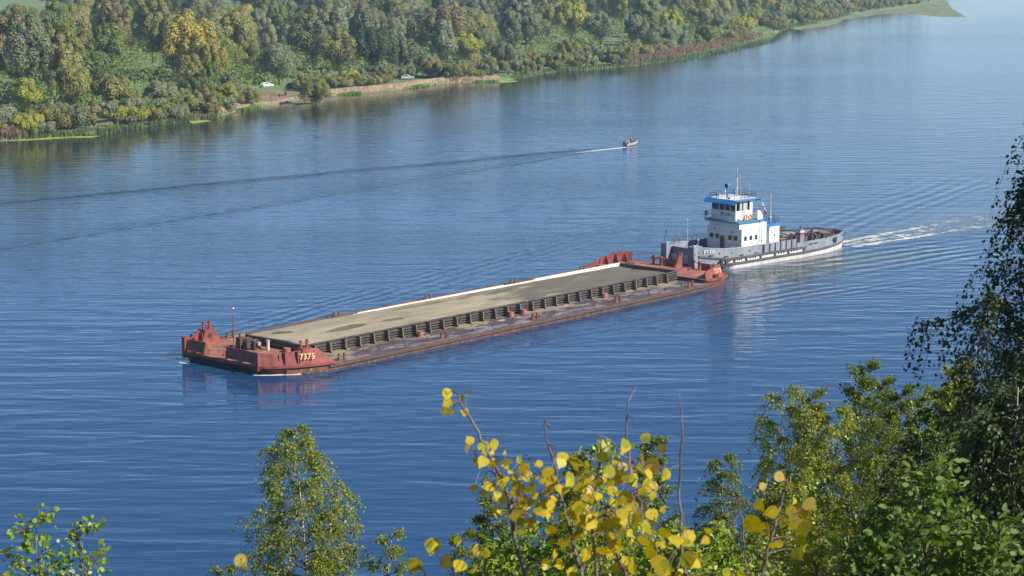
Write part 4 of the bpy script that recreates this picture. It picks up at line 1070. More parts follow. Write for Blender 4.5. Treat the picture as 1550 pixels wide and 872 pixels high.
# ---- crowns for trees at a distance
def rand_dirs(n):
    d=rng.normal(size=(n,3)); return d/np.linalg.norm(d,axis=1,keepdims=True)
def leaf_quads(C,Nn,size,jit=.5,asp=1.0):
    n=len(C); Nn=Nn+rng.normal(size=(n,3))*jit; Nn/=np.linalg.norm(Nn,axis=1,keepdims=True)
    a=rng.normal(size=(n,3)); u=np.cross(Nn,a); u/=np.linalg.norm(u,axis=1,keepdims=True); w=np.cross(Nn,u)
    s=size*(.6+.8*rng.random((n,1))); 
    return np.stack([C-u*s*.5*asp,C-w*s*.5,C+u*s*.5*asp,C+w*s*.5],axis=1)
def crown(kind,seed):
    global rng
    rng=np.random.default_rng(seed)
    P=dict(round=(7.8,18,.8,36,.36,430,.54),tall=(5.4,21,.8,36,.42,410,.52),willow=(7.8,13.5,.2,38,.34,430,.52),poplar=(4.2,19,.8,28,.50,400,.50),
           bush=(2.8,4.6,.05,18,.40,210,.32),spread=(3.8,3.6,.05,20,.36,210,.32),sapling=(1.6,5.0,.4,12,.5,180,.28))[kind]
    Rr,Ht,z0,nl,rl,nq,ls=P
    Q=[];NQ=[]
    hz=(Ht-z0)/2; cz=z0+hz
    for i in range(nl):
        d=rand_dirs(1)[0]
        if d[2]<-.3: d[2]*=-1
        k=.45+.5*rng.random()**.5
        c=np.array([d[0]*Rr*k,d[1]*Rr*k,cz+d[2]*hz*k*.92])
        fr=1-.35*max(0,d[2])
        r=Rr*rl*(.65+.6*rng.random())*fr
        dirs=rand_dirs(nq); dirs[:,2]=np.where(dirs[:,2]<-.5,-dirs[:,2],dirs[:,2])
        el=np.array([1,1,1.45 if kind in('tall','poplar','willow') else 1.2])
        rad=r*(.78+.3*rng.random((nq,1)))
        pos=c+dirs*rad*el
        # loose drooping / pointed outer leaves
        Q.append(leaf_quads(pos,dirs+np.array([0,0,.2]),ls,.26)); NQ.append(dirs+rng.normal(size=dirs.shape)*.22)
    # inner fill so that the crown is not hollow
    n=int(nq*4); dirs=rand_dirs(n); pos=np.array([0,0,cz])+dirs*np.array([Rr*.55,Rr*.55,hz*.75])*rng.random((n,1))**.4
    Q.append(leaf_quads(pos,dirs,ls*1.2,.35)); NQ.append(dirs)
    q=np.concatenate(Q); q[...,2]=np.maximum(q[...,2],.05)
    nn=np.concatenate(NQ); nn/=np.linalg.norm(nn,axis=1,keepdims=True)
    return q,nn
SHAPES={}
for kd,n in (('round',3),('tall',3),('willow',3),('poplar',2),('bush',3),('spread',3),('sapling',2)):
    for i in range(n): SHAPES[(kd,i)]=crown(kd,100+len(SHAPES)*7)
CM={}
def crown_mesh(kd,i,colr):
    if (kd,i,colr) not in CM:
        if (kd,i) not in CM:
            q,nn=SHAPES[(kd,i)]; me=npmesh('crown',q,4,FOL['green'],link=False)
            # leaves are shaded as part of their clump, as dense foliage looks from afar
            me.normals_split_custom_set(np.repeat(nn,4,axis=0).tolist()); CM[(kd,i)]=me
        me=CM[(kd,i)].copy(); me.materials[0]=FOL[colr]; CM[(kd,i,colr)]=me
    return CM[(kd,i,colr)]
TM={}
def trunk_mesh(kd):
    if kd not in TM:
        b=MB(); hh={'round':8,'tall':12,'willow':6,'poplar':11,'bush':1.6,'spread':1.2,'sapling':3}[kd]; r0={'round':.32,'tall':.25,'willow':.35,'poplar':.22,'bush':.08,'spread':.08,'sapling':.07}[kd]
        if kd in('bush','spread'):
            for a in range(5): b.tube([(0,0,0),(math.cos(a*1.26)*hh*.6,math.sin(a*1.26)*hh*.6,hh)],[r0,r0*.4],5)
        else:
            b.tube([(0,0,-.3),(.1,0,hh*.5),(0,.1,hh)],[r0,r0*.7,r0*.35],7)
            for a in range(6):
                z=hh*(.35+.1*a); t=a*2.4; L=hh*.3; b.tube([(0,0,z),(math.cos(t)*L*.6,math.sin(t)*L*.6,z+L*.5),(math.cos(t)*L,math.sin(t)*L,z+L*1.2)],[r0*.45,r0*.3,r0*.12],5)
        o=b.build('trunk',M['bark'],None,smooth=True); TM[kd]=o.data; bpy.data.objects.remove(o)
    return TM[kd]
def plant(name,kd,i,colr,loc,sc,rz,label,cat,group):
    e=empty(name,loc,rz,label,cat,group); e.scale=sc if isinstance(sc,tuple) else (sc,sc,sc)
    o=bpy.data.objects.new('crown',crown_mesh(kd,i,colr)); COL.objects.link(o); o.parent=e
    t=bpy.data.objects.new('trunk' if cat=='tree' else 'stems',trunk_mesh(kd)); COL.objects.link(t); t.parent=e
    return e
CNAME={'silver':'silvery','green':'fresh green','olive':'olive','dark':'dark green','golden':'golden','lime':'yellow green','brown':'brownish'}
KNAME={'round':'rounded tree','tall':'tall tree','willow':'spreading willow','poplar':'slim tree'}
ZONES=[(90,'far left end'),(230,'left of the golden crown'),(360,'around the golden crown'),(520,'behind the tent camp'),(690,'behind the silver car'),(860,'right of the sand bank'),(1010,'above the rusty reeds'),(1200,'above the green reed tongue'),(2000,'by the duckweed bay')]
def zone(X_): 
    for z,n in ZONES:
        if X_<z: return n
def rowname(d): return 'front row' if d<38 else ('middle rows' if d<95 else 'back rows')
R0=random.Random(11)
placed=[]
def colour_for(X_,Y_,o):
    r=R0.random()
    if 1080<X_: 
        return 'golden' if r<.14 else 'lime' if r<.38 else 'olive' if r<.6 else 'silver' if r<.8 else 'green'
    if X_<230: return 'olive' if r<.40 else 'silver' if r<.72 else 'green' if r<.9 else 'lime' if r<.93 else 'brown'
    return 'silver' if r<.42 else 'olive' if r<.70 else 'green' if r<.88 else 'lime' if r<.93 else 'dark' if r<.96 else 'brown'
used={}
def treelabel(colr,kd,X_,o,extra=''):
    lb=f'{CNAME[colr]} {KNAME[kd]} in the {rowname(o)} {zone(X_)}'
    if lb in used: used[lb]+=1
    else: used[lb]=1
    return lb
# special trees first: golden crown and neighbours
def special(name,X_,Y_,D,kd,i,colr,sc,label):
    p=at(X_,Y_,1.2); d=ray(X_,Y_,D); g=inland(d.x,D); p=Vector((d.x,D,gz(g if g else 30)))
    plant(name,kd,i,colr,p,sc,R0.random()*6,label,'tree','trees in the far wood' if False else None); placed.append((p.x,p.y,5*sc if not isinstance(sc,tuple) else 5))
special('autumn_tree',285,100,655,'round',0,'golden',(1.0,1.0,1.25),'big golden yellow tree rising above the far wood on the left')
special('autumn_tree',322,100,630,'willow',1,'golden',(.62,.62,1.0),'smaller golden tree just in front of the big golden one')
special('broadleaf_tree',262,100,668,'round',1,'olive',(1.0,1.0,1.22),'big olive green tree touching the golden crown on its left side')
special('broadleaf_tree',85,100,600,'round',2,'olive',(1.05,1.05,1.18),'largest olive crown rising at the left of the far wood')
special('yellow_shrub_tree',35,100,528,'poplar',0,'lime',(.8,.8,.55),'small yellow green tree near the left edge of the far bank')
special('yellow_shrub_tree',342,100,562,'poplar',1,'lime',(.7,.7,.38),'slim bright yellow green tree left of the camp')
cands=[]
for _ in range(60000):
    y=R0.uniform(500,1500); X_=R0.uniform(-60,1500); x=(X_-CX)/F*y*1.0*math.cos(TH)*1.02
    cands.append((y,x))
cnt=0
for y,x in cands:
    if cnt>=289: break
    o=inland(x,y)
    if o is None or o<13: continue
    Xp,Yp=pxof(Vector((x,y,1.2)))
    if Xp<-45 or Xp>1470: continue
    if 366<Xp<478 and o<34: continue
    if 560<Xp<660 and o<16: continue
    sc=R0.uniform(.80,1.22)
    sc*=.62 if o<24 else .8 if o<45 else 1.0
    kd=R0.choices(['round','tall','willow','poplar'],[.34,.27,.22,.17] if o>24 else [.2,.1,.5,.2])[0]
    if Xp>1080: sc*=.82
    ht={'round':16,'tall':19,'willow':12,'poplar':17}[kd]*sc
    top=pxof(Vector((x,y,ht)))[1]
    if top<-75 : continue
    if Xp<80 and top<22: continue
    if 305<Xp<355 and top<3: continue
    dx=9.0*sc; dy=15 if o<40 else 24
    if y>900: dx*=1.15; dy*=1.3
    if any(((x-a)/dx)**2+((y-b)/dy)**2<1 for a,b,_ in placed): continue
    placed.append((x,y,0)); cnt+=1
    i=R0.randrange({'round':3,'tall':3,'willow':3,'poplar':2}[kd]); colr=colour_for(Xp,top,o)
    lb=treelabel(colr,kd,Xp,o)
    nm={'round':'broadleaf_tree','tall':'tall_tree','willow':'willow_tree','poplar':'poplar_tree'}[kd]
    plant(nm,kd,i,colr,(x,y,gz(o)),(sc*R0.uniform(.9,1.15),sc*R0.uniform(.9,1.15),sc*R0.uniform(.92,1.12)),R0.random()*6.28,lb,'tree','trees of the far wood')
print('far trees',cnt)
# undergrowth that fills the ground between the trunks
g5=np.random.default_rng(77); C=[];Nn=[]
while len(C)<2600*60:
    y=g5.uniform(500,1350); X_=g5.uniform(-60,1450); x=(X_-CX)/F*y*math.cos(TH)*1.02; o=inland(x,y)
    if o is None or o<16: continue
    Xp,Yp=pxof(Vector((x,y,1.2)))
    if 380<Xp<475 and o<28: continue
    if 560<Xp<660 and o<22: continue
    if Xp<80 and y>790: continue
    z=gz(o); hh=g5.uniform(1.8,4.6)
    d=rand_dirs(60); d[:,2]=np.abs(d[:,2]); P_=np.array([x,y,z])+d*np.array([3.2,3.2,hh])
    C+=list(P_); Nn+=list(d)
npo=npmesh('undergrowth',leaf_quads(np.array(C),np.array(Nn),.62,.3),4,FOL['green']); tag(npo,'dense low undergrowth between the trees of the far wood','undergrowth',kind='stuff')
# shrubs along the bank
SN={'bush':'rounded shrub','spread':'low shrub','sapling':'slender sapling'}
cnt=0; sp=[]
SZ=[(70,'above the left duckweed strip'),(200,'beside the left duckweed strip'),(330,'left of the camp bank'),(480,'beside the sandy camp'),(560,'above the sand scarp'),(680,'around the silver car'),(800,'right end of the scarp'),(960,'left of the rusty reeds'),(1200,'behind the rusty reeds'),(2000,'along the duckweed bay')]
for _ in range(40000):
    if cnt>=295: break
    y=R0.uniform(470,1480); X_=R0.uniform(-30,1460); x=(X_-CX)/F*y*math.cos(TH)*1.02
    o=inland(x,y)
    if o is None or o<.8 or o>19: continue
    Xp,Yp=pxof(Vector((x,y,.8)))
    if 374<Xp<455: continue
    if 498<Xp<765 and o<5 and R0.random()<.85: continue
    if 592<Xp<650 and o<15: continue
    if 480<Xp<505 and o<10: continue
    if 960<Xp<1168 and o<15: continue
    sc=R0.uniform(.75,1.3)*(1.25 if y>800 else 1)
    if o<4: sc*=.7
    dx=2.7*sc*(1.35 if y>800 else 1)
    if any(((x-a)/dx)**2+((y-b)/(dx*1.7))**2<1 for a,b in sp): continue
    sp.append((x,y)); cnt+=1
    kd=R0.choices(['bush','spread','sapling'],[.5,.32,.18])[0]; i=R0.randrange({'bush':3,'spread':3,'sapling':2}[kd])
    r=R0.random(); colr='silver' if r<.34 else 'olive' if r<.70 else 'brown' if r<.84 else 'green' if r<.94 else 'lime' if r<.985 else 'golden'
    zn=[n for z,n in SZ if Xp<z][0]
    lb=f'{CNAME[colr]} {SN[kd]} {"at the waterline" if o<5 else "back from the water"} {zn}'
    plant('shrub' if kd!='sapling' else 'sapling',kd,i,colr,(x,y,gz(o)-.1),(sc,sc,sc*R0.uniform(.85,1.15)),R0.random()*6.28,lb,'shrub','shrubs along the far bank')
print('far shrubs',cnt)
special('overhanging_willow',478,150,585,'willow',2,'olive',(.58,.58,.55),'olive willow bush hanging over the water right of the tent')
# reeds, grass fringe, duckweed: nobody could count these
def blades(name,regs,hmin,hmax,n,m_,wd,label,cat):
    C=[]
    g=np.random.default_rng(5)
    per=n//len(regs)
    for (X0,X1,o0,o1) in regs:
        c=0
        while c<per:
            X_=g.uniform(X0,X1)
            if name=='bank_grass' and math.sin(X_*.33)+math.sin(X_*.12+1)<g.uniform(.1,.8): continue
            # walk the shore points to find the one at this picture column
            bi=min(range(len(SPX)),key=lambda q:abs(SPX[q][0]-X_)); p=SPX[bi][1]+NRM*g.uniform(o0,o1)+Vector((g.uniform(-2,2),g.uniform(-3,3),0))
            C.append((p.x,p.y)); c+=1
    C=np.array(C); n=len(C); h=g.uniform(hmin,hmax,n); an=g.uniform(0,math.pi,n); lx=g.normal(0,.12,n)*h; ly=g.normal(0,.12,n)*h
    dx=np.cos(an)*wd/2; dy=np.sin(an)*wd/2; z0=np.zeros(n)
    V=np.stack([np.stack([C[:,0]-dx,C[:,1]-dy,z0],1),np.stack([C[:,0]+dx,C[:,1]+dy,z0],1),np.stack([C[:,0]+dx*.5+lx,C[:,1]+dy*.5+ly,h],1),np.stack([C[:,0]-dx*.5+lx,C[:,1]-dy*.5+ly,h],1)],1)
    o=npmesh(name,V,4,m_); tag(o,label,cat,kind='stuff')
SPX=[(pxof(p)[0],p) for i in range(len(pts)-1) for p in [pts[i].lerp(pts[i+1],k/3) for k in range(3)] if 400<p.y<1600]
REEDR=leafmat('rusty_reeds',[(.16,.11,.065),(.25,.16,.10),(.20,.17,.08)],.2,.8,perobj=False)
REEDG=leafmat('green_reeds',[(.055,.085,.035),(.10,.14,.045),(.15,.15,.07)],.2,.8,perobj=False)
GRSB=leafmat('bright_bank_grass',[(.09,.19,.03),(.13,.24,.04),(.16,.22,.05)],.2,.8,perobj=False)
blades('reed_bed',[(965,1045,5,14),(1080,1172,6,16),(1045,1085,7,15)],1.6,2.8,14000,REEDR,.28,'rusty brown reed bed beyond the far bank water edge','reeds')
blades('reed_bed',[(0,66,3,10)],1.8,3.0,4000,REEDR,.22,'brown topped reeds above the duckweed at far left','reeds')
blades('green_reeds',[(0,150,1.5,4.5),(150,330,.6,2),(780,1000,.3,3.5),(1080,1175,-2,5),(990,1080,.2,4),(1180,1290,.5,3)],.6,1.5,11000,REEDG,.25,'green reeds and sedge along the far waterline','reeds')
blades('bank_grass',[(600,650,-.3,1.8),(700,790,.2,3),(520,560,.1,1),(1020,1090,-1,4),(350,400,0,2)],.3,.8,4500,GRSB,.22,'bright green grass tufts at the foot of the sand bank','grass')
blades('dry_grass',[(0,340,2,24),(0,360,3,18),(340,480,4,16),(480,790,3.5,10),(200,360,2,10)],.4,1.3,34000,REEDG if False else leafmat('dry_bank_grass',[(.20,.18,.07),(.26,.21,.10),(.16,.19,.06)],.2,.8,perobj=False),.25,'dry grass and weeds on top of the sand bank','grass')
DW,nt,b=newmat('duckweed'); wp=worldpos(nt); n1=noise(nt,wp,(1,.4,1),.25,4,.6)
nt.links.new(mix(nt,n1.step(.4,.65),(.30,.36,.06,1),(.22,.25,.06,1)),b.inputs['Base Color']); b.inputs['Roughness'].default_value=.7
DWB,nt,b=newmat('pale_duckweed'); wp=worldpos(nt); n1=noise(nt,wp,(1,.4,1),.12,5,.65)
nt.links.new(mix(nt,n1.step(.42,.62),(.23,.24,.11,1),(.12,.16,.08,1)),b.inputs['Base Color']); b.inputs['Roughness'].default_value=.7
def weed(poly,m_,label):
    b=MB(); P=[at(x,y,.012) for x,y in poly]
    Q=[]
    for a,c in zip(P,P[1:]+P[:1]):
        n=max(1,int((c-a).length/5))
        for i in range(n): 
            q=a.lerp(c,i/n); Q.append(q+Vector((R0.uniform(-1,1)*.8,R0.uniform(-1,1)*2.2,0)))
    b.v=[tuple(q) for q in Q]; b.f=[tuple(range(len(Q)))]
    me=bpy.data.meshes.new('duckweed'); me.from_pydata(b.v,[],b.f); me.materials.append(m_); o=bpy.data.objects.new('duckweed',me); COL.objects.link(o)
    bm=bmesh.new(); bm.from_mesh(me); bmesh.ops.triangulate(bm,faces=bm.faces); 
    for f_ in bm.faces:
        if f_.normal.z<0: f_.normal_flip()
    bm.to_mesh(me); bm.free()
    tag(o,label,'duckweed',kind='stuff')
weed([(-20,207),(60,206),(120,205),(150,206),(142,208),(100,210),(40,213.5),(-20,213.5)],DW,'bright yellow green duckweed strip by the left bank')
weed([(186,191),(214,189),(222,192),(200,194)],DW,'small duckweed patch right of the left reeds')
weed([(278,184),(316,181),(318,184),(288,188)],DW,'small duckweed patch below the bank shrubs')
weed([(440,156),(480,154),(484,156),(450,159)],DW,'thin duckweed patch below the camp willow')
weed([(752,123),(778,122),(780,124),(756,126)],DW,'tiny duckweed patch at the end of the sand bank')
weed([(1196,42),(1232,36),(1262,27),(1290,22),(1330,14),(1400,5),(1432,0),(1440,12),(1452,20),(1462,26),(1430,26),(1404,24),(1380,20),(1330,22),(1300,27),(1277,30),(1268,36),(1240,42),(1208,46)],DWB,'long pale duckweed sheet in the distant bay')

# ---- camp: cars, tent, people
def car(loc,rz,paint,label):
    e=empty('parked_car',loc,rz,label,'car')
    b=MB(); prof=[(-2.1,.35),(2.1,.35),(2.15,.7),(2.0,.92),(1.0,1.02),(.35,1.48),(-1.2,1.50),(-2.0,1.05),(-2.15,.8)]
    L,Rr=[],[]
    n=len(prof); b.v=[(x,-.85 if z<1.05 else -.68,z) for x,z in prof]+[(x,.85 if z<1.05 else .68,z) for x,z in prof]
    b.f=[tuple(range(n)),tuple(n+i for i in reversed(range(n)))]+[(i,(i+1)%n,n+(i+1)%n,n+i) for i in range(n)]
    b.build('body',paint,e)
    g=MB()
    for s in (-1,1): g.hexa([(-1.7,s*.80,1.07),(.85,s*.80,1.07),(.85,s*.82,1.07),(-1.7,s*.82,1.07),(-1.2,s*.69,1.42),(.3,s*.69,1.42),(.3,s*.71,1.42),(-1.2,s*.71,1.42)])
    g.build('side_window',M['glass'],e)
    g=MB(); g.hexa([(1.0,-.62,1.06),(1.03,-.62,1.08),(1.03,.62,1.08),(1.0,.62,1.06),(.42,-.56,1.44),(.45,-.56,1.46),(.45,.56,1.46),(.42,.56,1.44)]); g.build('windscreen',M['glass'],e)
    for x in (-1.3,1.3):
        for s in (-1,1):
            w=MB(); w.tube([(0,-.1,0),(0,.1,0)],.32,14); o=w.build('wheel',M['black'],e); o.location=(x,s*.80,.32)
            w=MB(); w.tube([(0,-.11,0),(0,.11,0)],.18,10); w.build('rim',M['lightgrey'],o)
    return e
def gp(px,py,z=1.35): p=at(px,py,z); return p
car(gp(404,132,1.1),R(50),M['white'],'white car parked under the trees left of the tent')
silver=plain('silver_car_paint',(.45,.47,.52,1),.35,s=1)
car(gp(617,120,1.25),R(12),silver,'silver estate car parked above the sand scarp')
te=empty('tent',gp(438,134,1.1),R(35),'small dark grey ridge tent on the sandy camp','tent')
b=MB(); b.hexa([(-1.2,-1.0,0),(1.2,-1.0,0),(1.2,1.0,0),(-1.2,1.0,0),(-1.0,-.03,1.7),(1.0,-.03,1.7),(1.0,.03,1.7),(-1.0,.03,1.7)]); b.build('canopy',plain('tent_cloth',(.12,.15,.17,1),.8),te)
b=MB(); b.hexa([(-1.22,-.25,0.02),(-1.19,-.25,0.02),(-1.19,.25,.02),(-1.22,.25,.02),(-1.06,-.02,1.3),(-1.03,-.02,1.3),(-1.03,.02,1.3),(-1.06,.02,1.3)]); b.build('entrance_flap',M['whitecloth'],te)
person('stand',gp(493,136,1.5),R(200),M['whitecloth'],M['jeans'],'person in a white top standing on the sand scarp')
person('stand',gp(432.5,147,.75),R(260),M['darkcloth'],M['jeans'],'person in dark clothes standing on the camp beach')
pz=gp(423,148,.75); pz.z=1.15; person('sit',pz,R(280),M['darkcloth'],M['jeans'],'person in dark clothes sitting on the camp beach')
fs2=MB(); fs2.box(-.2,.2,-.2,.2,0,.4); fs2.box(-.22,-.18,-.2,.2,.4,.8); o=fs2.build('folding_stool',M['darkcloth'],None,loc=Vector((pz.x,pz.y,.72))); tag(o,'dark folding stool under the person sitting on the camp beach','stool')
person('stand',gp(382.5,147,.9),R(250),M['whitecloth'],M['lightgrey'],'person in light clothes at the water edge left of the camp')
p=gp(122.5,146,1.0); b=MB(); b.box(-.3,.3,-.05,.05,1.3,3.0); b.box(-.06,.06,-.04,.04,0,1.3); b.v=[tuple(Vector(q)) for q in b.v]; o=b.build('marker_board',M['white'],None,loc=p); tag(o,'small white marker board standing among the shrubs at left','sign')

# give look-alikes their place in the row, counted from the left
ORD=['first','second','third','fourth','fifth','sixth','seventh','eighth','ninth','tenth','eleventh','twelfth','thirteenth','fourteenth']
byl={}
for o in list(bpy.data.objects):
    if o.parent is None and o.get('label') and o.get('category') in ('tree','shrub'): byl.setdefault(o['label'],[]).append(o)
for lb,os_ in byl.items():
    if len(os_)<2: continue
    os_.sort(key=lambda q:pxof(q.location)[0])
    for i,o in enumerate(os_): o['label']=ORD[min(i,13)]+' from left '+lb

# ------------------------------------------------------------------ NEAR HILLSIDE
def hz(y): return 46.3-.44*max(y,-20) if y<104 else .54-.06*(y-104)
v=[];f=[]
ys=[-60,-20,0,5,10,20,30,40,55,70,85,95,104,112,130]; xs=[-260,-160,-80,-40,-20,-10,-4,0,4,10,20,40,80,160,260]
for y in ys:
    for x in xs: v.append((x,y,hz(y)+(random.uniform(-.4,.4) if 20<y<100 else 0)))
n=len(xs)
for i in range(len(ys)-1):
    for j in range(n-1): a=i*n+j; f.append((a,a+1,a+n+1,a+n))
m,nt,b=newmat('hillside_grass'); wp=worldpos(nt); n1=noise(nt,wp,(1,1,1),.8,5,.6)
nt.links.new(mix(nt,n1.step(.4,.6),(.05,.075,.025,1),(.09,.08,.04,1)),b.inputs['Base Color']); b.inputs['Roughness'].default_value=.9
s=MB(); s.v=v; s.f=f; tag(s.build('hillside',m,smooth=True),'steep grassy near bank falling to the river','hillside',kind='structure')
L=lambda *c:[tuple(x) for x in c]
NL={
 'birch':leafmat('birch_leaves',L((0.114,0.165,0.031),(0.206,0.265,0.042),(0.392,0.383,0.050)),.4,.4,perobj=False,spread=.7),
 'birchlime':leafmat('yellowing_birch_leaves',L((0.146,0.199,0.039),(0.310,0.361,0.055),(0.602,0.522,0.062)),.4,.4,perobj=False,spread=.7),
 'poplar':leafmat('poplar_leaves',L((0.081,0.119,0.024),(0.139,0.189,0.038),(0.277,0.283,0.054)),.35,.38,perobj=False,spread=.7),
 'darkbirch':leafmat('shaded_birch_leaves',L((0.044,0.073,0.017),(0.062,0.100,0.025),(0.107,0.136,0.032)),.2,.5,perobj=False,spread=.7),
 'broad':leafmat('broad_green_leaves',L((0.076,0.130,0.026),(0.128,0.207,0.037),(0.222,0.285,0.053)),.35,.55,perobj=False,spread=2),
 'mixed':leafmat('green_yellow_leaves',L((0.102,0.193,0.035),(0.203,0.304,0.042),(0.558,0.529,0.070)),.4,.4,perobj=False,spread=3),
}
def leaves_along(P,Dn,size,kind='rhomb',g=None):
    n=len(P); a=g.normal(size=(n,3)); 
    ax=Dn+g.normal(size=(n,3))*.55; ax/=np.linalg.norm(ax,axis=1,keepdims=True)
    nr=np.cross(ax,a); nr/=np.linalg.norm(nr,axis=1,keepdims=True); w=np.cross(ax,nr)
    s=size*(.65+.6*g.random((n,1)))
    if kind=='rhomb':
        return np.stack([P,P+ax*s*.45+w*s*.36,P+ax*s*1.0+nr*s*.1,P+ax*s*.45-w*s*.36],1)
    k=np.array([(0,0,0),(.12,.26,.02),(.35,.40,.05),(.65,.36,.05),(.88,.17,.0),(1.03,0,-.06),(.88,-.17,0),(.65,-.36,.05),(.35,-.40,.05),(.12,-.26,.02)])
    if kind=='oval': k=k*np.array([1,.72,1.2])
    return np.stack([P+ax*s*q[0]+w*s*q[1]+nr*s*q[2] for q in k],1)
def tree(name,label,cat,group,X_,Y_,D,prof,depth,leaf,leafm,barkm,droop=.6,nlimb=34,ntwig=9,perleaf=16,twl=.55,up=.8,seed=1,kind='rhomb',trunk_r=.06,lean=0,base=None):
    """a tree whose top stands at picture point X_,Y_ at distance D; prof=(t,radius) from the top (t=0) to `depth` metres below"""
    g=np.random.default_rng(seed); apex=ray(X_,Y_,D)
    zb=hz(D)-.2; bx=apex.x+lean
    e=empty(name,(bx,D,zb),0,label,cat,group)
    H=apex.z-zb
    def trunkp(z): # z above base
        t=z/H; return Vector((-lean*t**1.5+.04*H*.3*math.sin(t*5+seed)*.3, .1*math.sin(t*4+seed), z))
    b=MB(); tp=[trunkp(H*i/10) for i in range(11)]; tp[-1].z=H-.16
    b.tube(tp,[trunk_r*(1-i/10)**1.3+.004 for i in range(11)],7); b.build('trunk',barkm,e,smooth=True)
    b=MB()
    LP=[];LD=[]
    for i in range(nlimb):
        t=((i+.5)/nlimb)**.85
        z=H-depth*t*1.0
        if z<.3: z=.3
        # radius of the crown at this level
        r=None
        for (a,ra),(c,rc) in zip(prof,prof[1:]):
            if t<=c: r=ra+(rc-ra)*(t-a)/(c-a); break
        if r is None: r=prof[-1][1]
        r*=g.uniform(.75,1.12)
        az=i*2.399+g.uniform(-.4,.4)
        st=trunkp(max(z-r*up,.2)); d=Vector((math.cos(az),math.sin(az),0))
        lp=[]
        for k in range(6):
            u=k/5; lp.append(st+d*(r*u)+Vector((0,0,up*r*(u-.35*droop*u*u*1.6)))+Vector(g.normal(size=3))*.02*r*k)
        rr=.007+.007*r
        b.tube(lp,[rr*(1-.8*k/5) for k in range(6)],5,caps=False)
        for j in range(ntwig):
            u=.25+.75*(j+g.random())/ntwig; kk=min(int(u*5),4); p0=lp[kk].lerp(lp[kk+1],u*5-kk)
            az2=az+g.uniform(-1.5,1.5); tl=twl*g.uniform(.5,1.2)
            d2=Vector((math.cos(az2),math.sin(az2),0))
            tp2=[p0+d2*(tl*.55*q)+Vector((0,0,(.35-.1*droop)*tl*q-(droop*1.15)*tl*q*q)) for q in (0,.33,.66,1.0)]
            b.tube(tp2,[.006,.004,.003,.002],3,caps=False)
            for _ in range(int(perleaf*1.95)):
                q=g.random()*.95+.05; k3=min(int(q*3),2); pp=tp2[k3].lerp(tp2[k3+1],q*3-k3); dd=(tp2[k3+1]-tp2[k3]).normalized()
                LP.append(tuple(pp+Vector(g.normal(size=3))*.035*(leaf/.05))); LD.append((dd.x*.6+d2.x*.3,dd.y*.6+d2.y*.3,dd.z*.6-.35*droop+.15))
        # leaves near the limb tip
    b.build1('branches',M['twig'],e,smooth=True)
    LP=np.array(LP); LD=np.array(LD)
    npmesh('foliage',leaves_along(LP,LD,leaf,kind,g),10,leafm,e)
    return e
BB=M['birchbark']; BK=M['bark']
PB=[(0,.12),(.12,.45),(.3,.8),(.55,1.0),(1,1.05)]
def sc_(p,k): return [(a,b*k) for a,b in p]
G1='birch trees on the near hillside'; G2='upright poplars on the near hillside'
tree('birch_tree','green birch standing alone at lower left of centre, above open water','tree',G1,440,640,38,[(0,.16),(.12,.55),(.22,.75),(.32,1.05),(.5,1.05),(.8,1.12),(1,1.2)],3.9,.052,NL['birch'],BB,droop=.85,nlimb=70,ntwig=12,perleaf=17,twl=.55,up=.6,seed=3,trunk_r=.09,lean=.6)
tree('birch_sapling','thin birch sapling just right of the lone green birch','tree',G1,592,797,37,[(0,.1),(.4,.42),(1,.65)],1.8,.050,NL['birch'],BB,droop=.4,nlimb=18,ntwig=7,perleaf=14,twl=.35,up=1.2,seed=4,trunk_r=.04,lean=-.5)
tree('birch_sapling','small dark treetop left of the lone green birch','tree',G1,335,853,36,[(0,.15),(.4,.5),(1,.6)],1.2,.05,NL['poplar'],BK,droop=.5,nlimb=14,ntwig=7,perleaf=14,twl=.35,up=.5,seed=5,trunk_r=.04)
tree('birch_tree','tall loose birch, the leftmost of the right hand thicket','tree',G1,1188,574,40,[(0,.15),(.10,.5),(.3,.78),(.6,1.05),(1,1.2)],5.4,.052,NL['birchlime'],BB,droop=.8,nlimb=66,ntwig=11,perleaf=17,twl=.55,up=1.0,seed=6,trunk_r=.08,lean=.4)
tree('birch_tree','yellowing birch in the middle of the right hand thicket','tree',G1,1262,602,37,[(0,.15),(.1,.5),(.3,.85),(.6,1.15),(1,1.3)],5.2,.052,NL['birchlime'],BB,droop=.7,nlimb=70,ntwig=11,perleaf=19,twl=.55,up=1.0,seed=7,trunk_r=.08,lean=.2)
tree('poplar_tree','poplar with the highest spire of the right hand thicket','tree',G2,1308,546,39,[(0,.07),(.12,.25),(.25,.5),(.5,.9),(1,1.2)],5.6,.055,NL['poplar'],BK,droop=.1,nlimb=70,ntwig=10,perleaf=18,twl=.45,up=1.7,seed=8,trunk_r=.07)
tree('poplar_tree','second poplar spire, right of the highest one','tree',G2,1362,584,40,[(0,.07),(.12,.25),(.25,.5),(.5,.8),(1,1.2)],5.2,.055,NL['poplar'],BK,droop=.1,nlimb=64,ntwig=10,perleaf=18,twl=.45,up=1.7,seed=9,trunk_r=.07)
tree('poplar_tree','light green poplar beside the dark drooping birch','tree',G2,1425,580,36,[(0,.07),(.12,.35),(.25,.6),(.5,.95),(1,1.3)],5.0,.055,NL['birch'],BK,droop=.2,nlimb=66,ntwig=10,perleaf=18,twl=.5,up=1.4,seed=10,trunk_r=.07)
tree('birch_tree','low dark green birch at the left foot of the right hand thicket','tree',G1,1095,682,39,[(0,.12),(.2,.35),(.4,.6),(1,.9)],3.6,.05,NL['poplar'],BB,droop=.8,nlimb=40,ntwig=10,perleaf=16,twl=.5,up=.7,seed=11,trunk_r=.05)
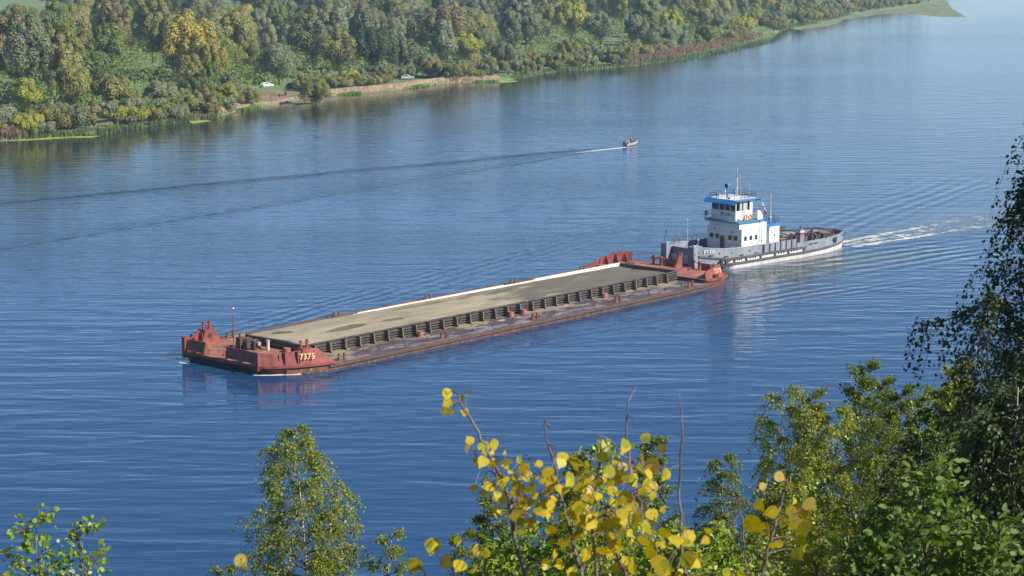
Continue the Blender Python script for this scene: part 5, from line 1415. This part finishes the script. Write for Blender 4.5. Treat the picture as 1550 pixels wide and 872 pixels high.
tree('poplar_tree','narrow green treetop behind the yellow aspen, right of its bare twig','tree',G2,990,660,33,[(0,.08),(.2,.22),(.5,.42),(1,.6)],3.4,.05,NL['poplar'],BK,droop=.2,nlimb=40,ntwig=9,perleaf=16,twl=.3,up=1.3,seed=12,trunk_r=.04)
tree('poplar_tree','narrow dark treetop behind the left stem of the yellow aspen','tree',G2,748,738,34,[(0,.15),(.3,.32),(1,.42)],2.8,.05,NL['poplar'],BK,droop=.4,nlimb=36,ntwig=9,perleaf=18,twl=.3,up=.6,seed=13,trunk_r=.04)
tree('birch_sapling','dark little treetop low behind the lower left aspen leaves','tree',G1,700,795,35,[(0,.1),(.4,.35),(1,.55)],1.9,.05,NL['poplar'],BK,droop=.5,nlimb=20,ntwig=8,perleaf=14,twl=.3,up=.7,seed=14,trunk_r=.04)
tree('birch_tree','dense birch low in front of the right hand thicket','tree',G1,1195,705,31,[(0,.2),(.2,.6),(.5,1.0),(1,1.2)],3.4,.05,NL['birch'],BB,droop=.8,nlimb=60,ntwig=11,perleaf=18,twl=.45,up=.7,seed=15,trunk_r=.06)
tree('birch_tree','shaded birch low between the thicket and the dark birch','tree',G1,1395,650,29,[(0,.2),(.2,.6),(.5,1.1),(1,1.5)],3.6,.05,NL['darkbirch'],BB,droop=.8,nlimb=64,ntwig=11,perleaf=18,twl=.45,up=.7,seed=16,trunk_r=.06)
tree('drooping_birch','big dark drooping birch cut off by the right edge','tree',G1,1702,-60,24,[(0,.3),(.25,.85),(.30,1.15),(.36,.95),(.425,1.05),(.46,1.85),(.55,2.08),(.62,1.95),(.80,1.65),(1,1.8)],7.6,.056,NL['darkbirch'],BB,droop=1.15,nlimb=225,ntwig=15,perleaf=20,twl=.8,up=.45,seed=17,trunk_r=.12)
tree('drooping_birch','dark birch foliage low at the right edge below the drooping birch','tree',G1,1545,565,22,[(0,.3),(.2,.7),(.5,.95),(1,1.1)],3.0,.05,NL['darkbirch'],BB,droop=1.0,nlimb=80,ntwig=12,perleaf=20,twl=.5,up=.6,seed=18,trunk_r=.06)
tree('leafy_shrub','green shrub with arching drooping shoots behind the aspen','shrub','shrubs on the near slope',893,652,15,[(0,.1),(.12,.35),(.4,.42),(1,.62)],1.9,.042,NL['mixed'],M['twig'],droop=.9,nlimb=40,ntwig=8,perleaf=13,twl=.28,up=.9,seed=19,kind='oval',trunk_r=.02)
tree('leafy_shrub','yellow green shrub low at the centre right of the bottom edge','shrub','shrubs on the near slope',1055,778,15,[(0,.15),(.3,.45),(1,.7)],1.4,.045,NL['mixed'],M['twig'],droop=.5,nlimb=44,ntwig=8,perleaf=13,twl=.25,up=.9,seed=20,kind='oval',trunk_r=.02)
tree('leafy_shrub','green shrub low under the middle of the aspen','shrub','shrubs on the near slope',820,775,16,[(0,.15),(.3,.45),(1,.75)],1.4,.045,NL['mixed'],M['twig'],droop=.5,nlimb=44,ntwig=8,perleaf=13,twl=.25,up=.9,seed=21,kind='oval',trunk_r=.02)
for k,(X_,Y_,w,lb) in enumerate(((1410,705,.55,'glossy broad leaved bush at lower right, the tallest shoot'),(1325,780,.5,'glossy broad leaved bush at lower right, the left shoot'),(1505,785,.55,'glossy broad leaved bush in the lower right corner'))):
    tree('broadleaf_bush',lb,'bush','broad leaved bushes at lower right',X_,Y_,12.5,[(0,.05),(.15,.12),(.4,.32),(1,w)],1.3,.058,NL['broad'],M['twig'],droop=.15,nlimb=34,ntwig=6,perleaf=6,twl=.24,up=1.1,seed=30+k,kind='oval',trunk_r=.018)
for k,(X_,Y_,lb) in enumerate(((52,772,'sparse young tree with reddish tips at the lower left corner, left shoot'),(118,790,'sparse young tree with reddish tips at the lower left corner, right shoot'))):
    tree('young_aspen',lb,'tree','young trees at the lower left corner',X_,Y_,17,[(0,.04),(.3,.18),(1,.30)],.95,.052,NL['mixed'],M['twig'],droop=.1,nlimb=14,ntwig=4,perleaf=5,twl=.2,up=1.3,seed=40+k,kind='round',trunk_r=.012)
for k,(X_,Y_,D_,w,mt,lb) in enumerate(((1010,805,20,.6,'mixed','bright green shrub at the bottom edge right of the main aspen'),(925,800,21,.6,'birch','bright green shrub at the bottom edge behind the main aspen'),(1120,800,22,.75,'birch','leafy green shrub at the bottom edge left of the right aspen shoot'),(765,810,20,.5,'mixed','small bright shrub at the bottom edge left of the main aspen stems'),(1240,770,24,.9,'birchlime','yellow green shrub at the bottom edge right of the right aspen shoot'))):
    tree('leafy_shrub',lb,'shrub','shrubs on the near slope',X_,Y_,D_,[(0,.12),(.25,w*.7),(1,w*1.25)],1.6,.05,NL[mt],M['twig'],droop=.4,nlimb=46,ntwig=8,perleaf=14,twl=.3,up=.9,seed=80+k,kind='oval',trunk_r=.02)
for k,(X_,Y_,D_,lb) in enumerate(((1335,572,41,'poplar spire between the highest one and the second one'),(1395,600,41,'short poplar spire right of the second spire'),(1232,590,42,'slim poplar between the two yellowing birches'),(1455,545,33,'poplar top rising just left of the drooping birch'))):
    tree('poplar_tree',lb,'tree',G2,X_,Y_,D_,[(0,.06),(.15,.22),(.35,.5),(1,1.0)],4.6,.055,NL['birch' if k%2 else 'poplar'],BK,droop=.1,nlimb=56,ntwig=9,perleaf=17,twl=.4,up=1.6,seed=60+k,trunk_r=.05)
# ---- yellow aspen close to the camera
ASP=leafmat('yellow_aspen_leaves',L((.22,.24,.02),(.54,.43,.025),(.60,.45,.035),(.44,.24,.05)),.4,.45,perobj=False,spread=9)
ASPB=leafmat('browning_aspen_leaves',L((.42,.24,.07),(.48,.36,.08),(.45,.40,.08)),.35,.5,perobj=False,spread=9)
for m_ in (ASP,ASPB):
    # brown spots and a darker tone that varies from leaf to leaf
    nt=m_.node_tree; b=nt.nodes['Principled BSDF']; src=b.inputs['Base Color'].links[0].from_socket; wp=worldpos(nt)
    sp_=noise(nt,wp,(1,1,1),160,3,.6); lf=noise(nt,wp,(1,1,1),22,1,.5,loc=(4,4,4))
    c1_=mix(nt,sp_.step(.62,.70)*.7,src,(.16,.09,.02,1)); c2_=mix(nt,lf.step(.52,.66)*.75,c1_,(.17,.24,.03,1)); nt.links.new(c2_,b.inputs['Base Color'])
CR=lambda X_,Y_:(600+X_*.4194,570+Y_*.4194)
def sapling(name,label,D,stems,leaves,brown,basepx,seed):
    g=random.Random(seed); bx=ray(basepx,872,D).x; e=empty(name,(bx,D,hz(D)-.05),0,label,'tree','yellow aspen saplings close to the viewer')
    org=Vector((bx,D,hz(D)-.05)); allp=[]
    b=MB()
    for st in stems:
        grounded=st[0]; pxs=st[1]; r0=st[2]; dz=st[3]
        P=[ray(x,y,D+dz+g.uniform(-.02,.02)*i) for i,(x,y) in enumerate(pxs)]
        if grounded: P=[Vector((bx+(P[0].x-bx)*.25,D,hz(D)-.05)),Vector((bx+(P[0].x-bx)*.7,D+dz*.6,(hz(D)+P[0].z)/2))]+P
        Q=[]
        for a,c in zip(P,P[1:]):
            n=5
            for k in range(n): Q.append(a.lerp(c,k/n)+Vector((g.gauss(0,1),g.gauss(0,1),g.gauss(0,1)))*(.0022 if k else 0))
        Q.append(P[-1]); m_=len(Q)
        b.tube([q-org for q in Q],[r0*(1-.72*i/(m_-1)) for i in range(m_)],7)
        k0=len(Q)*2//7 if grounded else 0
        for q in Q[k0:]: allp.append(q)
    LV=[];LB=[]
    for (X_,Y_,s) in leaves:
        px,py=CR(X_,Y_); base=ray(px,py,D+g.uniform(-.25,.25)); sz=s*.4194*1.05/F*D*g.uniform(.8,1.15)
        near_=min(allp,key=lambda q:(Vector((q.x-base.x,(q.y-base.y)*.3,q.z-base.z))).length)
        d=(base-near_); dl=max(d.length,1e-3); d=d/dl
        if dl<.30: b.tube([near_-org,near_.lerp(base,.5)+Vector((0,0,.01))-org,base-d*sz*.45-org],[.0018,.0014,.0012],4,caps=False)
        # leaf blade: roughly faces the viewer, hangs outwards
        view=Vector((0,-1,.15))+Vector((g.gauss(0,.8),g.gauss(0,.3),g.gauss(0,.7))); view.normalize()
        ax=(d*.5+Vector((g.gauss(0,.3),0,-.55+g.gauss(0,.35)))); ax=(ax-view*ax.dot(view)); ax.normalize(); w=view.cross(ax)
        o=base-ax*sz*.5-org; cu_=g.uniform(-2.0,3.5); cv_=g.uniform(-.35,.5)
        K=[(0,0,0),(.06,.22,.01),(.22,.42,.04),(.45,.50,.07),(.70,.40,.06),(.92,.13,.02),(1.12,0,-.06),(.92,-.13,.0),(.70,-.40,.05),(.45,-.50,.06),(.22,-.42,.03),(.06,-.22,0)]
        poly=[tuple(o+ax*sz*k[0]+w*sz*k[1]+view*sz*(k[2]*cu_+abs(k[1])*cv_)) for k in K]
        (LB if (X_,Y_,s) in brown or False else LV).append(poly)
    b.build('stems',M['twig'],e,smooth=True)
    if LV: npmesh('yellow_leaves',np.array(LV),12,ASP,e)
    if LB: npmesh('browning_leaves',np.array(LB),12,ASPB,e)
    return e
lv=[(180,65,48),(185,97,40),(175,125,30),(232,78,28),(256,57,34),(247,128,28),(200,128,26),(265,230,42),(258,262,45),(320,258,45),(352,248,48),(308,307,42),(345,305,26),
(332,396,50),(366,436,40),(399,310,36),(375,360,36),(395,372,26),(450,300,46),(460,330,40),(468,360,55),(438,404,56),(478,410,44),(500,430,30),
(550,350,50),(555,380,56),(600,292,44),(650,305,62),(625,372,60),(670,350,52),(655,405,40),(705,388,62),(675,390,50),(747,254,44),(818,250,58),(900,223,42),(765,345,60),(805,365,62),(812,330,52),(875,325,60),(925,322,62),(858,375,56),(910,392,72),(770,415,55),(690,435,44),(725,432,40),(830,440,60),(850,470,50),
(435,480,58),(440,520,56),(430,500,50),(535,490,60),(520,480,50),(555,538,46),(565,448,46),(655,485,68),(655,520,58),(700,525,52),(735,495,52),(770,500,55),(820,520,60),(860,525,50),
(890,595,52),(1010,592,62),(1050,582,52),(915,635,56),(1060,660,66),(800,625,44),(725,660,58),(680,662,50),(850,685,54),(960,695,60),(1125,558,34),(1190,706,40)]
g=random.Random(3)
for _ in range(46): lv.append((g.uniform(540,980),g.uniform(400,720),g.uniform(30,56)))
for _ in range(170):
    q=g.choice(lv[10:78]); lv.append((q[0]+g.gauss(0,34),q[1]+abs(g.gauss(0,30)),g.uniform(20,44)))
sapling('aspen_sapling','yellow leaved aspen sapling in the centre foreground with bare upright twigs',6.0,[
 (True,[(795,885),(772,770),(765,730),(745,700),(725,655),(700,615),(692,596)],.0085,0),(True,[(885,895),(862,800),(848,745),(835,690),(823,642)],.0085,.1),
 (True,[(905,890),(895,790),(905,720),(912,680)],.008,-.1),(True,[(955,890),(925,820),(905,750),(880,700),(862,690)],.007,.2),(False,[(760,735),(738,705),(720,690)],.003,0),
 (False,[(848,745),(818,715),(800,690)],.004,.1),(False,[(770,770),(790,720),(798,695)],.003,0),(True,[(1000,890),(985,820),(970,760),(955,700),(930,672),(900,655)],.005,.3),
 (False,[(905,720),(935,700),(965,695)],.003,-.1),(False,[(955,722),(952,690),(948,640),(950,610),(963,586)],.0045,.1),(True,[(1040,895),(1030,800),(1028,735),(1033,660),(1028,597)],.007,.2),
 (False,[(895,790),(930,760),(955,745)],.003,-.1),(False,[(985,830),(1020,820),(1045,812)],.003,.3),(False,[(832,645),(826,640),(824,633)],.004,.1)],
 lv,{(900,223,42),(925,322,62),(812,330,52),(705,388,62),(725,660,58)},880,1)
sapling('aspen_sapling','yellow aspen shoots at the bottom edge left of the main aspen',6.1,[(True,[(700,890),(693,862),(688,835)],.005,0),(False,[(693,862),(668,850),(655,832)],.003,0),(False,[(650,890),(640,862),(632,856)],.003,0),(True,[(740,890),(722,850),(735,836)],.004,0)],
 [(130,612,62),(70,685,70),(185,670,56),(228,685,50),(275,690,54),(220,593,38),(285,630,54),(320,640,40)],{(285,630,54)},700,2)
sapling('aspen_sapling','yellow aspen shoot with pointed tip at right, in front of the birches',6.2,[(True,[(1150,895),(1158,850),(1172,800),(1180,770),(1190,735),(1186,712)],.008,0),(False,[(1172,800),(1195,790),(1210,770)],.003,0),(False,[(1168,815),(1155,800),(1145,790)],.003,0),(False,[(1130,880),(1125,800),(1118,760),(1128,735),(1150,742)],.003,.1)],
 [(1383,362,48),(1420,398,42),(1320,398,30),(1292,532,74),(1318,465,46),(1350,485,46),(1330,550,50),(1432,448,36),(1460,487,56),(1493,463,52),(1440,525,62),(1475,545,60),(1395,525,44),(1455,590,62),(1470,625,50),(1450,640,60),(1425,485,40),(1380,605,36),(1360,610,40),(1210,560,26)],{(1383,362,48),(1320,398,30),(1493,463,52)},1150,3)
sapling('aspen_sapling','single orange tipped leaf shoot at the bottom edge left of centre',5.6,[(True,[(372,895),(368,862),(363,845)],.003,0)],[(-560,665,46),(-545,690,44)],{(-560,665,46),(-545,690,44)},372,4)
# ------------------------------------------------------------------ haze
HB=MB(); HB.box(-2700,2700,-320,4300,-1.6,56)
m=bpy.data.materials.new('haze'); m.use_nodes=True; nt=m.node_tree; nt.nodes.remove(nt.nodes['Principled BSDF'])
pv_=nt.nodes.new('ShaderNodeVolumePrincipled'); pv_.inputs['Color'].default_value=(.52,.74,1.0,1); pv_.inputs['Density'].default_value=.00015; pv_.inputs['Anisotropy'].default_value=.2
nt.links.new(pv_.outputs[0],nt.nodes['Material Output'].inputs['Volume'])
tag(HB.build('haze',m),'faint blue haze over the river','haze',kind='stuff')
